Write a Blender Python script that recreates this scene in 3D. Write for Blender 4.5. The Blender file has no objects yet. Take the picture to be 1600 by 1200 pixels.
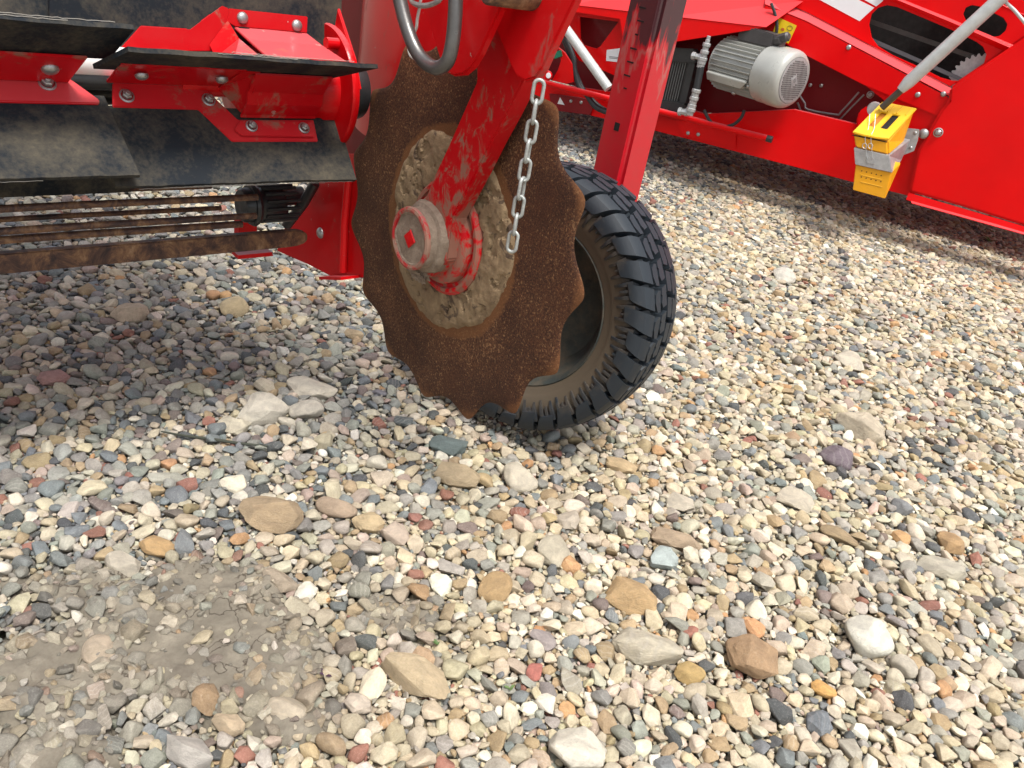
import bpy, bmesh, math, random
import numpy as np
from mathutils import Vector, Matrix
random.seed(5); RNG = np.random.default_rng(11)
scene = bpy.context.scene
C = scene.collection

# ------------------------------------------------------------------ camera
FPX, PITCH, ROLL, CAMH = 1250.0, math.radians(28), math.radians(11), 1.0
cd = bpy.data.cameras.new('camera'); cam = bpy.data.objects.new('camera', cd); C.objects.link(cam)
cd.sensor_width = 36; cd.lens = FPX / 1600 * 36; cd.clip_start = 0.02; cd.clip_end = 3000
_fw = Vector((0, math.cos(PITCH), -math.sin(PITCH))); _dn = Vector((0, -math.sin(PITCH), -math.cos(PITCH))); _rt = Vector((1, 0, 0))
_X = _rt * math.cos(ROLL) - _dn * math.sin(ROLL) * -1        # image right in world
_X = _rt * math.cos(ROLL) + _dn * (-math.sin(ROLL))
_Y = _rt * math.sin(ROLL) + _dn * math.cos(ROLL)             # image down in world
cam.matrix_world = Matrix(((_X.x, -_Y.x, -_fw.x, 0), (_X.y, -_Y.y, -_fw.y, 0), (_X.z, -_Y.z, -_fw.z, CAMH), (0, 0, 0, 1)))
scene.camera = cam

# ------------------------------------------------------------------ light
SUN_EL, SUN_AZ = math.radians(68), math.radians(150)        # azimuth clockwise from +Y
w = bpy.data.worlds.new('World'); scene.world = w; w.use_nodes = True
nt = w.node_tree; bg = nt.nodes['Background']
sky = nt.nodes.new('ShaderNodeTexSky'); sky.sky_type = 'NISHITA'; sky.sun_disc = False
sky.sun_elevation = SUN_EL; sky.sun_rotation = SUN_AZ; sky.dust_density = 4; sky.air_density = 1.0
hs = nt.nodes.new('ShaderNodeHueSaturation'); hs.inputs['Saturation'].default_value = 0.32
nt.links.new(sky.outputs[0], hs.inputs['Color']); nt.links.new(hs.outputs[0], bg.inputs[0]); bg.inputs[1].default_value = 0.12
sd = bpy.data.lights.new('sun', 'SUN'); sd.energy = 2.0; sd.angle = math.radians(16); sd.color = (1, .96, .9)
sun = bpy.data.objects.new('sun', sd); C.objects.link(sun)
sv = Vector((math.sin(SUN_AZ) * math.cos(SUN_EL), math.cos(SUN_AZ) * math.cos(SUN_EL), math.sin(SUN_EL)))
sun.rotation_euler = sv.to_track_quat('Z', 'Y').to_euler(); sun.location = sv * 20
scene.view_settings.view_transform = 'Standard'; scene.view_settings.look = 'None'
scene.view_settings.exposure = 0.92; scene.view_settings.gamma = 1
scene.render.engine = 'CYCLES'

# ------------------------------------------------------------------ picking: where a measured direction meets a plane of the place
CAMP = Vector((0, 0, CAMH))
def ray(px, py):
    return _fw + _X * ((px - 800) / FPX) + _Y * ((py - 600) / FPX)
def on(px, py, P0, N):
    d = ray(px, py); return CAMP + d * ((P0 - CAMP).dot(N) / d.dot(N))
def ground(px, py, z=0.0): return on(px, py, Vector((0, 0, z)), Vector((0, 0, 1)))
def topx(P):
    d = P - CAMP; z = d.dot(_fw); return 800 + FPX * d.dot(_X) / z, 600 + FPX * d.dot(_Y) / z
UP = Vector((0, 0, 1))
class Frame:
    def __init__(s, O, A, B): s.O, s.A, s.B = O, A.normalized(), B.normalized()
    def P(s, a, b, z): return s.O + s.A * a + s.B * b + UP * z
    def pa(s, px, py, a): return on(px, py, s.O + s.A * a, s.A)      # on the plane a = const
    def pb(s, px, py, b): return on(px, py, s.O + s.B * b, s.B)      # on the plane b = const
    def loc(s, P): d = P - s.O; return d.dot(s.A), d.dot(s.B), d.z
YAW = math.radians(44.5)
N = Frame(Vector((-.158, 1.35, .55)), Vector((math.sin(YAW), math.cos(YAW), 0)), Vector((math.cos(YAW), -math.sin(YAW), 0)))
F = Frame(ground(1300, 276, .25), Vector((.907, -.421, 0)), Vector((-.421, -.907, 0)))   # far machine: A along its side, B towards us

# ------------------------------------------------------------------ materials
def mat(name):
    m = bpy.data.materials.new(name); m.use_nodes = True
    return m, m.node_tree.nodes, m.node_tree.links, m.node_tree.nodes['Principled BSDF']
def noise(n, l, sc, det=6, rough=.6, vec=None, dist=0):
    t = n.new('ShaderNodeTexNoise'); t.inputs['Scale'].default_value = sc; t.inputs['Detail'].default_value = det
    t.inputs['Roughness'].default_value = rough; t.inputs['Distortion'].default_value = dist
    if vec is None:
        c = n.new('ShaderNodeTexCoord'); vec = c.outputs['Object']
    l.new(vec, t.inputs['Vector']); return t.outputs['Fac']
def ramp(n, l, src, stops):
    r = n.new('ShaderNodeValToRGB'); e = r.color_ramp.elements
    while len(e) < len(stops): e.new(.5)
    for k, (p, c) in enumerate(stops):
        e[k].position = p; e[k].color = (c, c, c, 1) if isinstance(c, (int, float)) else (*c, 1)
    l.new(src, r.inputs[0]); return r.outputs[0]
def mix(n, l, fac, a, b, mode='MIX'):
    m = n.new('ShaderNodeMix'); m.data_type = 'RGBA'; m.blend_type = mode
    for s, v in ((m.inputs[0], fac), (m.inputs[6], a), (m.inputs[7], b)):
        if hasattr(v, 'links'): l.new(v, s)
        elif isinstance(v, tuple): s.default_value = (*v, 1)
        else: s.default_value = v
    return m.outputs[2]
def math_(n, l, op, a, b):
    m = n.new('ShaderNodeMath'); m.operation = op
    for s, v in ((m.inputs[0], a), (m.inputs[1], b)):
        if hasattr(v, 'links'): l.new(v, s)
        else: s.default_value = v
    return m.outputs[0]
def bump(n, l, h, b, strength=.4, dist=.002):
    bp = n.new('ShaderNodeBump'); bp.inputs['Strength'].default_value = strength; bp.inputs['Distance'].default_value = dist
    l.new(h, bp.inputs['Height']); l.new(bp.outputs[0], b.inputs['Normal'])

def paint(name, col, dirt=.0, dirtcol=(.20, .13, .085), rough=.3, coat=.6, chips=False, dscale=14, spec=.22, hub=False):
    m, n, l, b = mat(name)
    v = noise(n, l, 3, 3)
    c = mix(n, l, ramp(n, l, v, [(.3, 0), (.7, 1)]), col, tuple(x * .86 for x in col))
    r = rough
    film = ramp(n, l, noise(n, l, 5, 8, .7), [(.42, 0), (.75, .22 if dirt else .04)])
    c = mix(n, l, film, c, tuple(.5 * a + .5 * d for a, d in zip(col, dirtcol)))
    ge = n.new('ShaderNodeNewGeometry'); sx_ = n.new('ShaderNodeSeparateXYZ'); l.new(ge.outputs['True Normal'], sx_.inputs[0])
    topsheen = ramp(n, l, sx_.outputs[2], [(.60, 0), (.92, .42)])      # pink sky reflection put into the colour of upward faces
    c = mix(n, l, topsheen, c, (.66, .20, .22))
    if dirt:
        st = n.new('ShaderNodeMapping'); tc = n.new('ShaderNodeTexCoord'); l.new(tc.outputs['Object'], st.inputs['Vector'])
        st.inputs['Scale'].default_value = (1, 1, .6)
        d1 = noise(n, l, dscale, 10, .72, st.outputs[0], .6)
        if hub:      # soil thrown up around the hub thins out along the arm
            vs = n.new('ShaderNodeVectorMath'); vs.operation = 'SUBTRACT'; l.new(tc.outputs['Object'], vs.inputs[0]); vs.inputs[1].default_value = (-.186, -.37, .55)
            ln = n.new('ShaderNodeVectorMath'); ln.operation = 'LENGTH'; l.new(vs.outputs[0], ln.inputs[0])
            mr = n.new('ShaderNodeMapRange'); l.new(ln.outputs['Value'], mr.inputs[0]); mr.inputs[1].default_value = .04; mr.inputs[2].default_value = .26; mr.inputs[3].default_value = .10; mr.inputs[4].default_value = -.06
            d1 = math_(n, l, 'ADD', d1, mr.outputs[0])
        d = ramp(n, l, d1, [(.62 - dirt * .35, 0), (.70 - dirt * .3, .85)])
        c = mix(n, l, d, c, dirtcol)
        rr = mix(n, l, d, (rough,) * 3, (.85,) * 3); l.new(rr, b.inputs['Roughness'])
        cw = mix(n, l, d, (coat,) * 3, (0.,) * 3); l.new(cw, b.inputs['Coat Weight'])
    else:
        b.inputs['Coat Weight'].default_value = coat
        l.new(ramp(n, l, film, [(0, rough), (.4, rough + .2)]), b.inputs['Roughness'])
    if chips:
        k = ramp(n, l, noise(n, l, 45, 4, .6), [(.70, 0), (.715, 1)])
        c = mix(n, l, k, c, (.45, .25, .22))
    l.new(c, b.inputs['Base Color'])
    b.inputs['Coat Roughness'].default_value = .12; b.inputs['Specular IOR Level'].default_value = spec
    bump(n, l, noise(n, l, 60, 4), b, .06, .001)
    return m
def simple(name, col, rough=.5, metal=0, var=.25, sc=20, bs=.15, coat=0, dust=0, dustcol=(.25, .2, .15), dsc=12):
    m, n, l, b = mat(name)
    c = mix(n, l, ramp(n, l, noise(n, l, sc, 6), [(.3, 0), (.7, 1)]), col, tuple(x * (1 - var) for x in col))
    if dust:
        c = mix(n, l, ramp(n, l, noise(n, l, dsc, 9, .7), [(.65 - dust * .4, 0), (.85 - dust * .3, .9)]), c, dustcol)
    l.new(c, b.inputs['Base Color']); b.inputs['Metallic'].default_value = metal
    l.new(ramp(n, l, noise(n, l, sc * 2, 5), [(.3, max(rough - .12, .05)), (.7, min(rough + .12, 1))]), b.inputs['Roughness'])
    b.inputs['Coat Weight'].default_value = coat
    bump(n, l, noise(n, l, sc * 6, 5), b, bs, .001)
    return m
RED = (.72, .0010, .0025)
M = {}
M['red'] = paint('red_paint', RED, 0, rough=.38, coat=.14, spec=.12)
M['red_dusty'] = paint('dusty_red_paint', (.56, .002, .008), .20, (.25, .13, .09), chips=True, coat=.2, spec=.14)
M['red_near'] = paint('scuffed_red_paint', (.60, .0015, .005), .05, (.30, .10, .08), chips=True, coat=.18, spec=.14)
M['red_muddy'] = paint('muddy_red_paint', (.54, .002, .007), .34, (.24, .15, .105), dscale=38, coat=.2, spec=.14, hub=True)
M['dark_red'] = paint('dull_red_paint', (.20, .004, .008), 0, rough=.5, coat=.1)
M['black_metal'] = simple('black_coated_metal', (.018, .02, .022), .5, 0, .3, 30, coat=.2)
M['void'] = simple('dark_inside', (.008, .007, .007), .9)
M['zinc'] = simple('zinc_plated_steel', (.48, .49, .48), .38, .75, .35, 60, .1, dust=.12, dustcol=(.3, .24, .18), dsc=60)
M['galv'] = simple('galvanised_steel', (.52, .53, .53), .45, .6, .3, 40)
M['chain'] = simple('galvanised_chain', (.46, .48, .46), .5, .5, .4, 120, .3, dust=.25, dustcol=(.25, .24, .22), dsc=200)
M['whitepipe'] = simple('white_pipe', (.80, .82, .80), .4, 0, .08, 20, .05, .1)
M['pipe'] = simple('pale_grey_pipe', (.55, .57, .56), .4, .15, .2, 30, dust=.1, dustcol=(.35, .3, .22), dsc=25)
M['motor'] = simple('silver_grey_paint', (.42, .425, .395), .35, .1, .12, 15, .05, .4)
M['motor_dark'] = simple('dark_gap', (.04, .035, .03), .8)
M['yellow'] = simple('yellow_plastic', (.78, .46, .008), .42, 0, .08, 20, .05, .1)
M['amber'] = simple('amber_plastic', (.74, .34, .006), .45, 0, .08, 20, .05)
M['white'] = simple('white_vinyl', (.74, .76, .78), .4, 0, .04)
M['shackle'] = simple('worn_steel_rod', (.16, .155, .15), .36, .7, .35, 40, .2, dust=.12, dustcol=(.2, .16, .12), dsc=50)
M['green'] = simple('green_plastic', (.01, .22, .12), .5)
M['hose'] = simple('black_hose', (.02, .022, .025), .5, 0, .3, 30, .2, dust=.1)
M['thread'] = simple('frayed_thread', (.42, .40, .36), .9)

def rust_mat(name, base=(.027, .0105, .0072), light=(.165, .070, .030), edge=True):
    m, n, l, b = mat(name)
    g = noise(n, l, 360, 5, .75)
    big = noise(n, l, 9, 5, .6)
    pat = math_(n, l, 'ADD', g, math_(n, l, 'MULTIPLY', big, .35))
    c = ramp(n, l, pat, [(.56, base), (.70, tuple(.72 * a + .28 * d for a, d in zip(base, light))), (.86, light)])
    patch = ramp(n, l, noise(n, l, 11, 6, .6), [(.48, 0), (.75, .40)])
    c = mix(n, l, patch, c, (.095, .032, .013))
    sp = noise(n, l, 240, 3, .6); c = mix(n, l, ramp(n, l, math_(n, l, 'ADD', sp, math_(n, l, 'MULTIPLY', big, .3)), [(.74, 0), (.82, .55)]), c, (.34, .19, .09))
    tc2 = n.new('ShaderNodeTexCoord'); vs = n.new('ShaderNodeVectorMath'); vs.operation = 'SUBTRACT'; l.new(tc2.outputs['Object'], vs.inputs[0]); vs.inputs[1].default_value = (-.158 - .028, 1.35 - 1.72, .55)
    ln = n.new('ShaderNodeVectorMath'); ln.operation = 'LENGTH'; l.new(vs.outputs[0], ln.inputs[0])
    wig = math_(n, l, 'ADD', ln.outputs['Value'], math_(n, l, 'MULTIPLY', noise(n, l, 40, 5, .7), .03))
    rim_ = ramp(n, l, wig, [(.330, 0), (.342, .45)]); c = mix(n, l, rim_, c, (.24, .10, .036))
    core_ = ramp(n, l, wig, [(.198, .6), (.203, 0)]); c = mix(n, l, core_, c, (.20, .085, .03))
    l.new(c, b.inputs['Base Color']); b.inputs['Roughness'].default_value = .72; b.inputs['Metallic'].default_value = .0
    b.inputs['Specular IOR Level'].default_value = .3
    bump(n, l, g, b, .7, .0015)
    return m
M['rust'] = rust_mat('pitted_rust', edge=True)
def rustbar():
    m, n, l, b = mat('flaking_rusty_steel')
    g = noise(n, l, 25, 9, .75, dist=.5)
    c = ramp(n, l, g, [(.36, (.03, .018, .018)), (.47, (.085, .042, .03)), (.57, (.21, .11, .055)), (.68, (.34, .22, .13))])
    l.new(c, b.inputs['Base Color']); b.inputs['Roughness'].default_value = .6; b.inputs['Metallic'].default_value = .15
    bump(n, l, noise(n, l, 150, 6), b, .4, .001); return m
M['rustbar'] = rustbar()
def mudmat(name, c0=(.15, .10, .055), c1=(.35, .25, .14), sc=30, gaps=True):
    m, n, l, b = mat(name)
    g = noise(n, l, sc, 10, .7, dist=.4)
    c = ramp(n, l, g, [(.30, c0), (.55, tuple(.5 * (a + d) for a, d in zip(c0, c1))), (.72, c1)])
    if gaps: c = mix(n, l, ramp(n, l, noise(n, l, 26, 7, .65, dist=1.2), [(.38, .8), (.43, 0)]), c, (.045, .026, .018))
    l.new(c, b.inputs['Base Color']); b.inputs['Roughness'].default_value = .92
    bump(n, l, noise(n, l, sc * 5, 8, .7), b, .8, .003); return m
M['mud'] = mudmat('caked_mud')
M['hubmud'] = mudmat('hub_mud', (.17, .12, .085), (.36, .29, .22), 60, False)
def rubber(name, base=(.012, .016, .02), dustc=(.16, .135, .09), amt=.5, sc=9, stretch=None):
    m, n, l, b = mat(name)
    tc = n.new('ShaderNodeTexCoord'); vec = tc.outputs['Object']
    g = noise(n, l, sc, 9, .7, vec, .3); f = noise(n, l, 140, 6, .7, vec)
    k = math_(n, l, 'ADD', math_(n, l, 'MULTIPLY', g, .75), math_(n, l, 'MULTIPLY', f, .25))
    d = ramp(n, l, k, [(.56 - amt * .3, 0), (.80 - amt * .2, .85)])
    c = mix(n, l, d, base, dustc)
    l.new(c, b.inputs['Base Color']); b.inputs['Roughness'].default_value = .78; b.inputs['Specular IOR Level'].default_value = .25
    bump(n, l, f, b, .35, .001); return m
M['flap'] = rubber('dusty_rubber_sheet', (.009, .013, .018), (.125, .105, .07), .40, 9)
M['tyre'] = rubber('tyre_rubber', (.018, .024, .03), (.12, .105, .08), .12, 10)
def tyre_mat():
    m, n, l, b = mat('tyre_rubber_dusty_wall')
    tc = n.new('ShaderNodeTexCoord'); at = n.new('ShaderNodeAttribute'); at.attribute_name = 'wall'
    g = noise(n, l, 22, 9, .75, tc.outputs['Object'], .5)
    k = math_(n, l, 'ADD', math_(n, l, 'MULTIPLY', at.outputs['Fac'], .62), math_(n, l, 'MULTIPLY', g, .80))
    d = ramp(n, l, k, [(.50, 0), (.82, .85)])
    c = mix(n, l, d, (.013, .019, .026), (.105, .08, .052))
    l.new(c, b.inputs['Base Color']); b.inputs['Roughness'].default_value = .55
    bump(n, l, noise(n, l, 120, 6), b, .25, .001); return m
M['tyre'] = tyre_mat()
def worn_post():
    m, n, l, b = mat('greasy_worn_red_paint')
    tc = n.new('ShaderNodeTexCoord'); sp = n.new('ShaderNodeSeparateXYZ'); l.new(tc.outputs['Object'], sp.inputs[0])
    mp = n.new('ShaderNodeMapping'); l.new(tc.outputs['Object'], mp.inputs['Vector']); mp.inputs['Scale'].default_value = (1.6, 1.6, .4)
    g = noise(n, l, 15, 6, .6, mp.outputs[0], .3)
    z = n.new('ShaderNodeMapRange'); z.inputs[1].default_value = .70; z.inputs[2].default_value = .97; z.inputs[3].default_value = -.24; z.inputs[4].default_value = .29
    l.new(sp.outputs[2], z.inputs[0])
    k = math_(n, l, 'ADD', g, z.outputs[0])
    c = mix(n, l, ramp(n, l, noise(n, l, 40, 6), [(.4, 0), (.7, .3)]), (.52, .005, .016), (.40, .03, .03))
    c = mix(n, l, ramp(n, l, k, [(.51, 0), (.56, .5), (.60, 0)]), c, (.33, .20, .17))
    c = mix(n, l, ramp(n, l, k, [(.60, 0), (.67, .93)]), c, (.022, .018, .022))
    l.new(c, b.inputs['Base Color']); b.inputs['Roughness'].default_value = .35; b.inputs['Coat Weight'].default_value = .4
    b.inputs['Coat Roughness'].default_value = .15
    return m
M['post'] = worn_post()

# ------------------------------------------------------------------ object helpers
ROOTLOC = {}
def thing(name, label, cat, loc, group=None):
    o = bpy.data.objects.new(name, None); C.objects.link(o); o.location = loc; o.empty_display_size = .05
    o['label'] = label; o['category'] = cat
    if group: o['group'] = group
    ROOTLOC[o.name] = Vector(loc); return o
def rootloc(p):
    if p is None: return Vector((0, 0, 0))
    while p.parent: p = p.parent
    return ROOTLOC.get(p.name, Vector((0, 0, 0)))
def link(name, me, m, parent):
    o = bpy.data.objects.new(name, me); C.objects.link(o)
    if m and not me.materials: me.materials.append(m)
    if parent: o.parent = parent
    return o
def finish(name, bm, m, parent, smooth=False, bevel=0, seg=2, angle=35):
    off = rootloc(parent)
    bmesh.ops.remove_doubles(bm, verts=bm.verts, dist=1e-6)
    bmesh.ops.recalc_face_normals(bm, faces=bm.faces)
    if bevel:
        es = [e for e in bm.edges if len(e.link_faces) == 2 and e.calc_face_angle(0) > math.radians(angle)]
        bmesh.ops.bevel(bm, geom=es, offset=bevel, segments=seg, affect='EDGES', clamp_overlap=True)
    for v in bm.verts: v.co -= off
    for f in bm.faces: f.smooth = smooth
    me = bpy.data.meshes.new(name); bm.to_mesh(me); bm.free()
    if smooth: me.set_sharp_from_angle(angle=math.radians(40))
    return link(name, me, m, parent)
def plate(name, pts, nrm, th, m, parent, holes=(), bevel=.0015, smooth=False):
    """solid plate: outline pts on its front face, front normal nrm, thickness th behind it"""
    nrm = nrm.normalized(); bm = bmesh.new(); es = []
    for loop in [pts] + list(holes):
        vs = [bm.verts.new(p) for p in loop]
        es += [bm.edges.new((vs[i], vs[(i + 1) % len(vs)])) for i in range(len(vs))]
    bmesh.ops.triangle_fill(bm, use_beauty=True, use_dissolve=True, edges=es, normal=nrm)
    g = bmesh.ops.extrude_face_region(bm, geom=list(bm.faces), use_keep_orig=True)
    bmesh.ops.translate(bm, verts=[v for v in g['geom'] if isinstance(v, bmesh.types.BMVert)], vec=-nrm * th)
    return finish(name, bm, m, parent, smooth, bevel)
def hexa(name, front, back, m, parent, bevel=.003):
    bm = bmesh.new(); a = [bm.verts.new(p) for p in front]; b = [bm.verts.new(p) for p in back]
    bm.faces.new(a); bm.faces.new(b[::-1])
    for i in range(len(a)): bm.faces.new((a[i], a[(i + 1) % len(a)], b[(i + 1) % len(a)], b[i]))
    return finish(name, bm, m, parent, False, bevel)
def strip(name, rows, m, parent, th=.004, smooth=False, bevel=0):
    """folded sheet through rows of points, given thickness"""
    bm = bmesh.new(); vv = [[bm.verts.new(p) for p in r] for r in rows]
    for r0, r1 in zip(vv, vv[1:]):
        for i in range(len(r0) - 1): bm.faces.new((r0[i], r0[i + 1], r1[i + 1], r1[i]))
    bmesh.ops.recalc_face_normals(bm, faces=bm.faces)
    bmesh.ops.solidify(bm, geom=list(bm.faces), thickness=th)
    return finish(name, bm, m, parent, smooth, bevel)
def smoothpath(pts, k=6):
    pts = [Vector(p) for p in pts]; out = []
    for i in range(len(pts) - 1):
        p0 = pts[max(i - 1, 0)]; p1 = pts[i]; p2 = pts[i + 1]; p3 = pts[min(i + 2, len(pts) - 1)]
        for j in range(k):
            t = j / k
            out.append(.5 * ((2 * p1) + (p2 - p0) * t + (2 * p0 - 5 * p1 + 4 * p2 - p3) * t * t + (3 * p1 - p0 - 3 * p2 + p3) * t ** 3))
    out.append(pts[-1]); return out
def add_tube(bm, pts, r, seg=14, caps=True, closed=False):
    n = len(pts); prev = None; rings = []
    for i, p in enumerate(pts):
        if closed: t = (pts[(i + 1) % n] - pts[i - 1]).normalized()
        else: t = (pts[min(i + 1, n - 1)] - pts[max(i - 1, 0)]).normalized()
        if prev is None:
            u = t.orthogonal().normalized()
        else: u = (prev - t * prev.dot(t)).normalized()
        prev = u; v = t.cross(u); rr = r[i] if isinstance(r, (list, tuple)) else r
        rings.append([bm.verts.new(p + (u * math.cos(2 * math.pi * k / seg) + v * math.sin(2 * math.pi * k / seg)) * rr) for k in range(seg)])
    for i in range(n if closed else n - 1):
        a, b = rings[i], rings[(i + 1) % n]
        off = 0
        if closed and i == n - 1:
            off = min(range(seg), key=lambda s: (a[0].co - b[s].co).length)
        for k in range(seg): bm.faces.new((a[k], a[(k + 1) % seg], b[(k + 1 + off) % seg], b[(k + off) % seg]))
    if caps and not closed: bm.faces.new(rings[0][::-1]); bm.faces.new(rings[-1])
def tube(name, pts, r, m, parent, seg=14, sm=0):
    pts = [Vector(p) for p in pts]
    n0 = len(pts)
    if sm: pts = smoothpath(pts, sm)
    if sm and isinstance(r, (list, tuple)): r = list(np.interp(np.linspace(0, n0 - 1, len(pts)), range(n0), r))
    bm = bmesh.new(); add_tube(bm, pts, r, seg); return finish(name, bm, m, parent, True)
def add_lathe(bm, prof, O, axis, seg=48, u0=None):
    axis = axis.normalized(); u = (u0 or axis.orthogonal()).normalized(); v = axis.cross(u); rings = []
    for (r, h) in prof:
        if r < 1e-6: rings.append([bm.verts.new(O + axis * h)])
        else: rings.append([bm.verts.new(O + axis * h + (u * math.cos(2 * math.pi * k / seg) + v * math.sin(2 * math.pi * k / seg)) * r) for k in range(seg)])
    for a, b in zip(rings, rings[1:]):
        for k in range(seg):
            k2 = (k + 1) % seg
            if len(a) == 1 and len(b) == 1: continue
            if len(a) == 1: bm.faces.new((a[0], b[k], b[k2]))
            elif len(b) == 1: bm.faces.new((a[k], a[k2], b[0]))
            else: bm.faces.new((a[k], a[k2], b[k2], b[k]))
def lathe(name, prof, O, axis, m, parent, seg=48):
    bm = bmesh.new(); add_lathe(bm, prof, O, axis, seg); return finish(name, bm, m, parent, True)
# bolts share meshes (unit: radius 1, along +Z)
def _bolt_meshes():
    d = {}
    bm = bmesh.new(); add_lathe(bm, [(1, -.2), (1, .05), (.93, .25), (.72, .45), (.4, .58), (0, .62)], Vector(), UP, 20); bm.normal_update()
    d['dome'] = bm
    bm = bmesh.new()
    add_lathe(bm, [(1.0, -.2), (1.0, .12), (.8, .22), (.78, .22)], Vector(), UP, 24)
    add_lathe(bm, [(.66, .1), (.66, .62), (.55, .72), (.34, .72)], Vector(), UP, 6)
    add_lathe(bm, [(.34, .5), (.34, 1.0), (.27, 1.07), (0, 1.07)], Vector(), UP, 14)
    d['nut'] = bm
    out = {}
    for k, bm in d.items():
        bmesh.ops.recalc_face_normals(bm, faces=bm.faces)
        for f in bm.faces: f.smooth = True
        me = bpy.data.meshes.new('bolt_' + k); bm.to_mesh(me); bm.free(); me.set_sharp_from_angle(angle=math.radians(38)); me.materials.append(M['zinc']); out[k] = me
    return out
BOLT = _bolt_meshes()
def bolt(P, nrm, r, parent, kind='dome', name='bolt'):
    o = link(name, BOLT[kind], None, parent)
    q = nrm.to_track_quat('Z', 'Y').to_matrix().to_4x4()
    o.matrix_local = Matrix.Translation(P - rootloc(parent)) @ q @ Matrix.Rotation(random.random() * 3, 4, 'Z') @ Matrix.Scale(r, 4)
    return o

# ================================================================== GROUND
def vnoise(x, y, sc, seed=0):
    r = np.random.default_rng(seed).random((64, 64)); x = x * sc + 100; y = y * sc + 100
    xi = np.floor(x).astype(int); yi = np.floor(y).astype(int); fx = x - xi; fy = y - yi
    fx = fx * fx * (3 - 2 * fx); fy = fy * fy * (3 - 2 * fy)
    g = lambda i, j: r[i % 64, j % 64]
    return (g(xi, yi) * (1 - fx) + g(xi + 1, yi) * fx) * (1 - fy) + (g(xi, yi + 1) * (1 - fx) + g(xi + 1, yi + 1) * fx) * fy
def fbm(x, y, sc, seed=0, o=4): return sum(vnoise(x, y, sc * 2 ** k, seed + k) / 2 ** k for k in range(o)) / sum(1 / 2 ** k for k in range(o))
MUDBLOBS = [((310, 1000), 210, 95, 1.0), ((90, 1050), 170, 100, .92), ((120, 925), 170, 50, .78), ((340, 915), 130, 45, .80), ((640, 965), 100, 45, .68), ((450, 1115), 140, 70, .66), ((60, 1170), 170, 60, .75), ((620, 1150), 70, 40, .42), ((950, 1150), 40, 30, .40)]
_mb = []
for (c, rx, ry, s) in MUDBLOBS:
    g0 = ground(*c); gx = ground(c[0] + rx, c[1]); gy = ground(c[0], c[1] + ry); _mb.append((g0.x, g0.y, (gx - g0).length, (gy - g0).length, s))
def mudmask(x, y):
    m = np.zeros_like(x)
    for (cx, cy, rx, ry, s) in _mb: m = np.maximum(m, s * np.exp(-(((x - cx) / rx) ** 2 + ((y - cy) / ry) ** 2) * .9))
    return np.clip(m + (fbm(x, y, 9, 3) - .5) * .65 * (m > .03), 0, 1)
def undul(x, y): return (fbm(x, y, 1.3, 20, 2) - .5) * .03 + (fbm(x, y, 6, 31, 2) - .5) * .012
def gridmesh(name, x0, x1, y0, y1, step, zf, m):
    xs = np.arange(x0, x1 + step, step, dtype=float); ys = np.arange(y0, y1 + step, step, dtype=float); X, Y = np.meshgrid(xs, ys); Z = zf(X, Y)
    co = np.stack([X, Y, Z], -1).reshape(-1, 3); nx = len(xs); ny = len(ys)
    i = (np.arange(ny - 1)[:, None] * nx + np.arange(nx - 1)).reshape(-1); fa = np.stack([i, i + 1, i + 1 + nx, i + nx], -1)
    me = bpy.data.meshes.new(name); me.vertices.add(len(co)); me.vertices.foreach_set('co', co.ravel())
    me.loops.add(fa.size); me.loops.foreach_set('vertex_index', fa.ravel()); me.polygons.add(len(fa))
    me.polygons.foreach_set('loop_start', np.arange(len(fa)) * 4); me.polygons.foreach_set('loop_total', np.full(len(fa), 4)); me.update(); me.validate()
    me.polygons.foreach_set('use_smooth', np.ones(len(fa), bool))
    o = link(name, me, m, None); return o
def ground_mat():
    m, n, l, b = mat('grit_between_stones')
    tc = n.new('ShaderNodeTexCoord')
    v = n.new('ShaderNodeTexVoronoi'); v.inputs['Scale'].default_value = 55; l.new(tc.outputs['Object'], v.inputs['Vector'])
    bw = n.new('ShaderNodeSeparateColor'); l.new(v.outputs['Color'], bw.inputs[0])
    c = ramp(n, l, bw.outputs[0], [(0, (.14, .12, .10)), (.35, (.30, .26, .2)), (.7, (.42, .38, .31)), (1, (.5, .47, .42))])
    c2 = ramp(n, l, noise(n, l, 90, 8, .7), [(.3, (.18, .155, .12)), (.7, (.34, .30, .235))])
    cd_ = n.new('ShaderNodeVectorMath'); cd_.operation = 'LENGTH'; l.new(tc.outputs['Object'], cd_.inputs[0])
    far = n.new('ShaderNodeMapRange'); far.inputs[1].default_value = 9; far.inputs[2].default_value = 12; l.new(cd_.outputs['Value'], far.inputs[0])
    l.new(mix(n, l, far.outputs[0], c2, c), b.inputs['Base Color']); b.inputs['Roughness'].default_value = .9
    bump(n, l, v.outputs['Distance'], b, .6, .01); return m
far = gridmesh('ground', -400, 600, -200, 1200, 50, lambda x, y: x * 0.0 - .05, ground_mat()); far['kind'] = 'structure'
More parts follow.
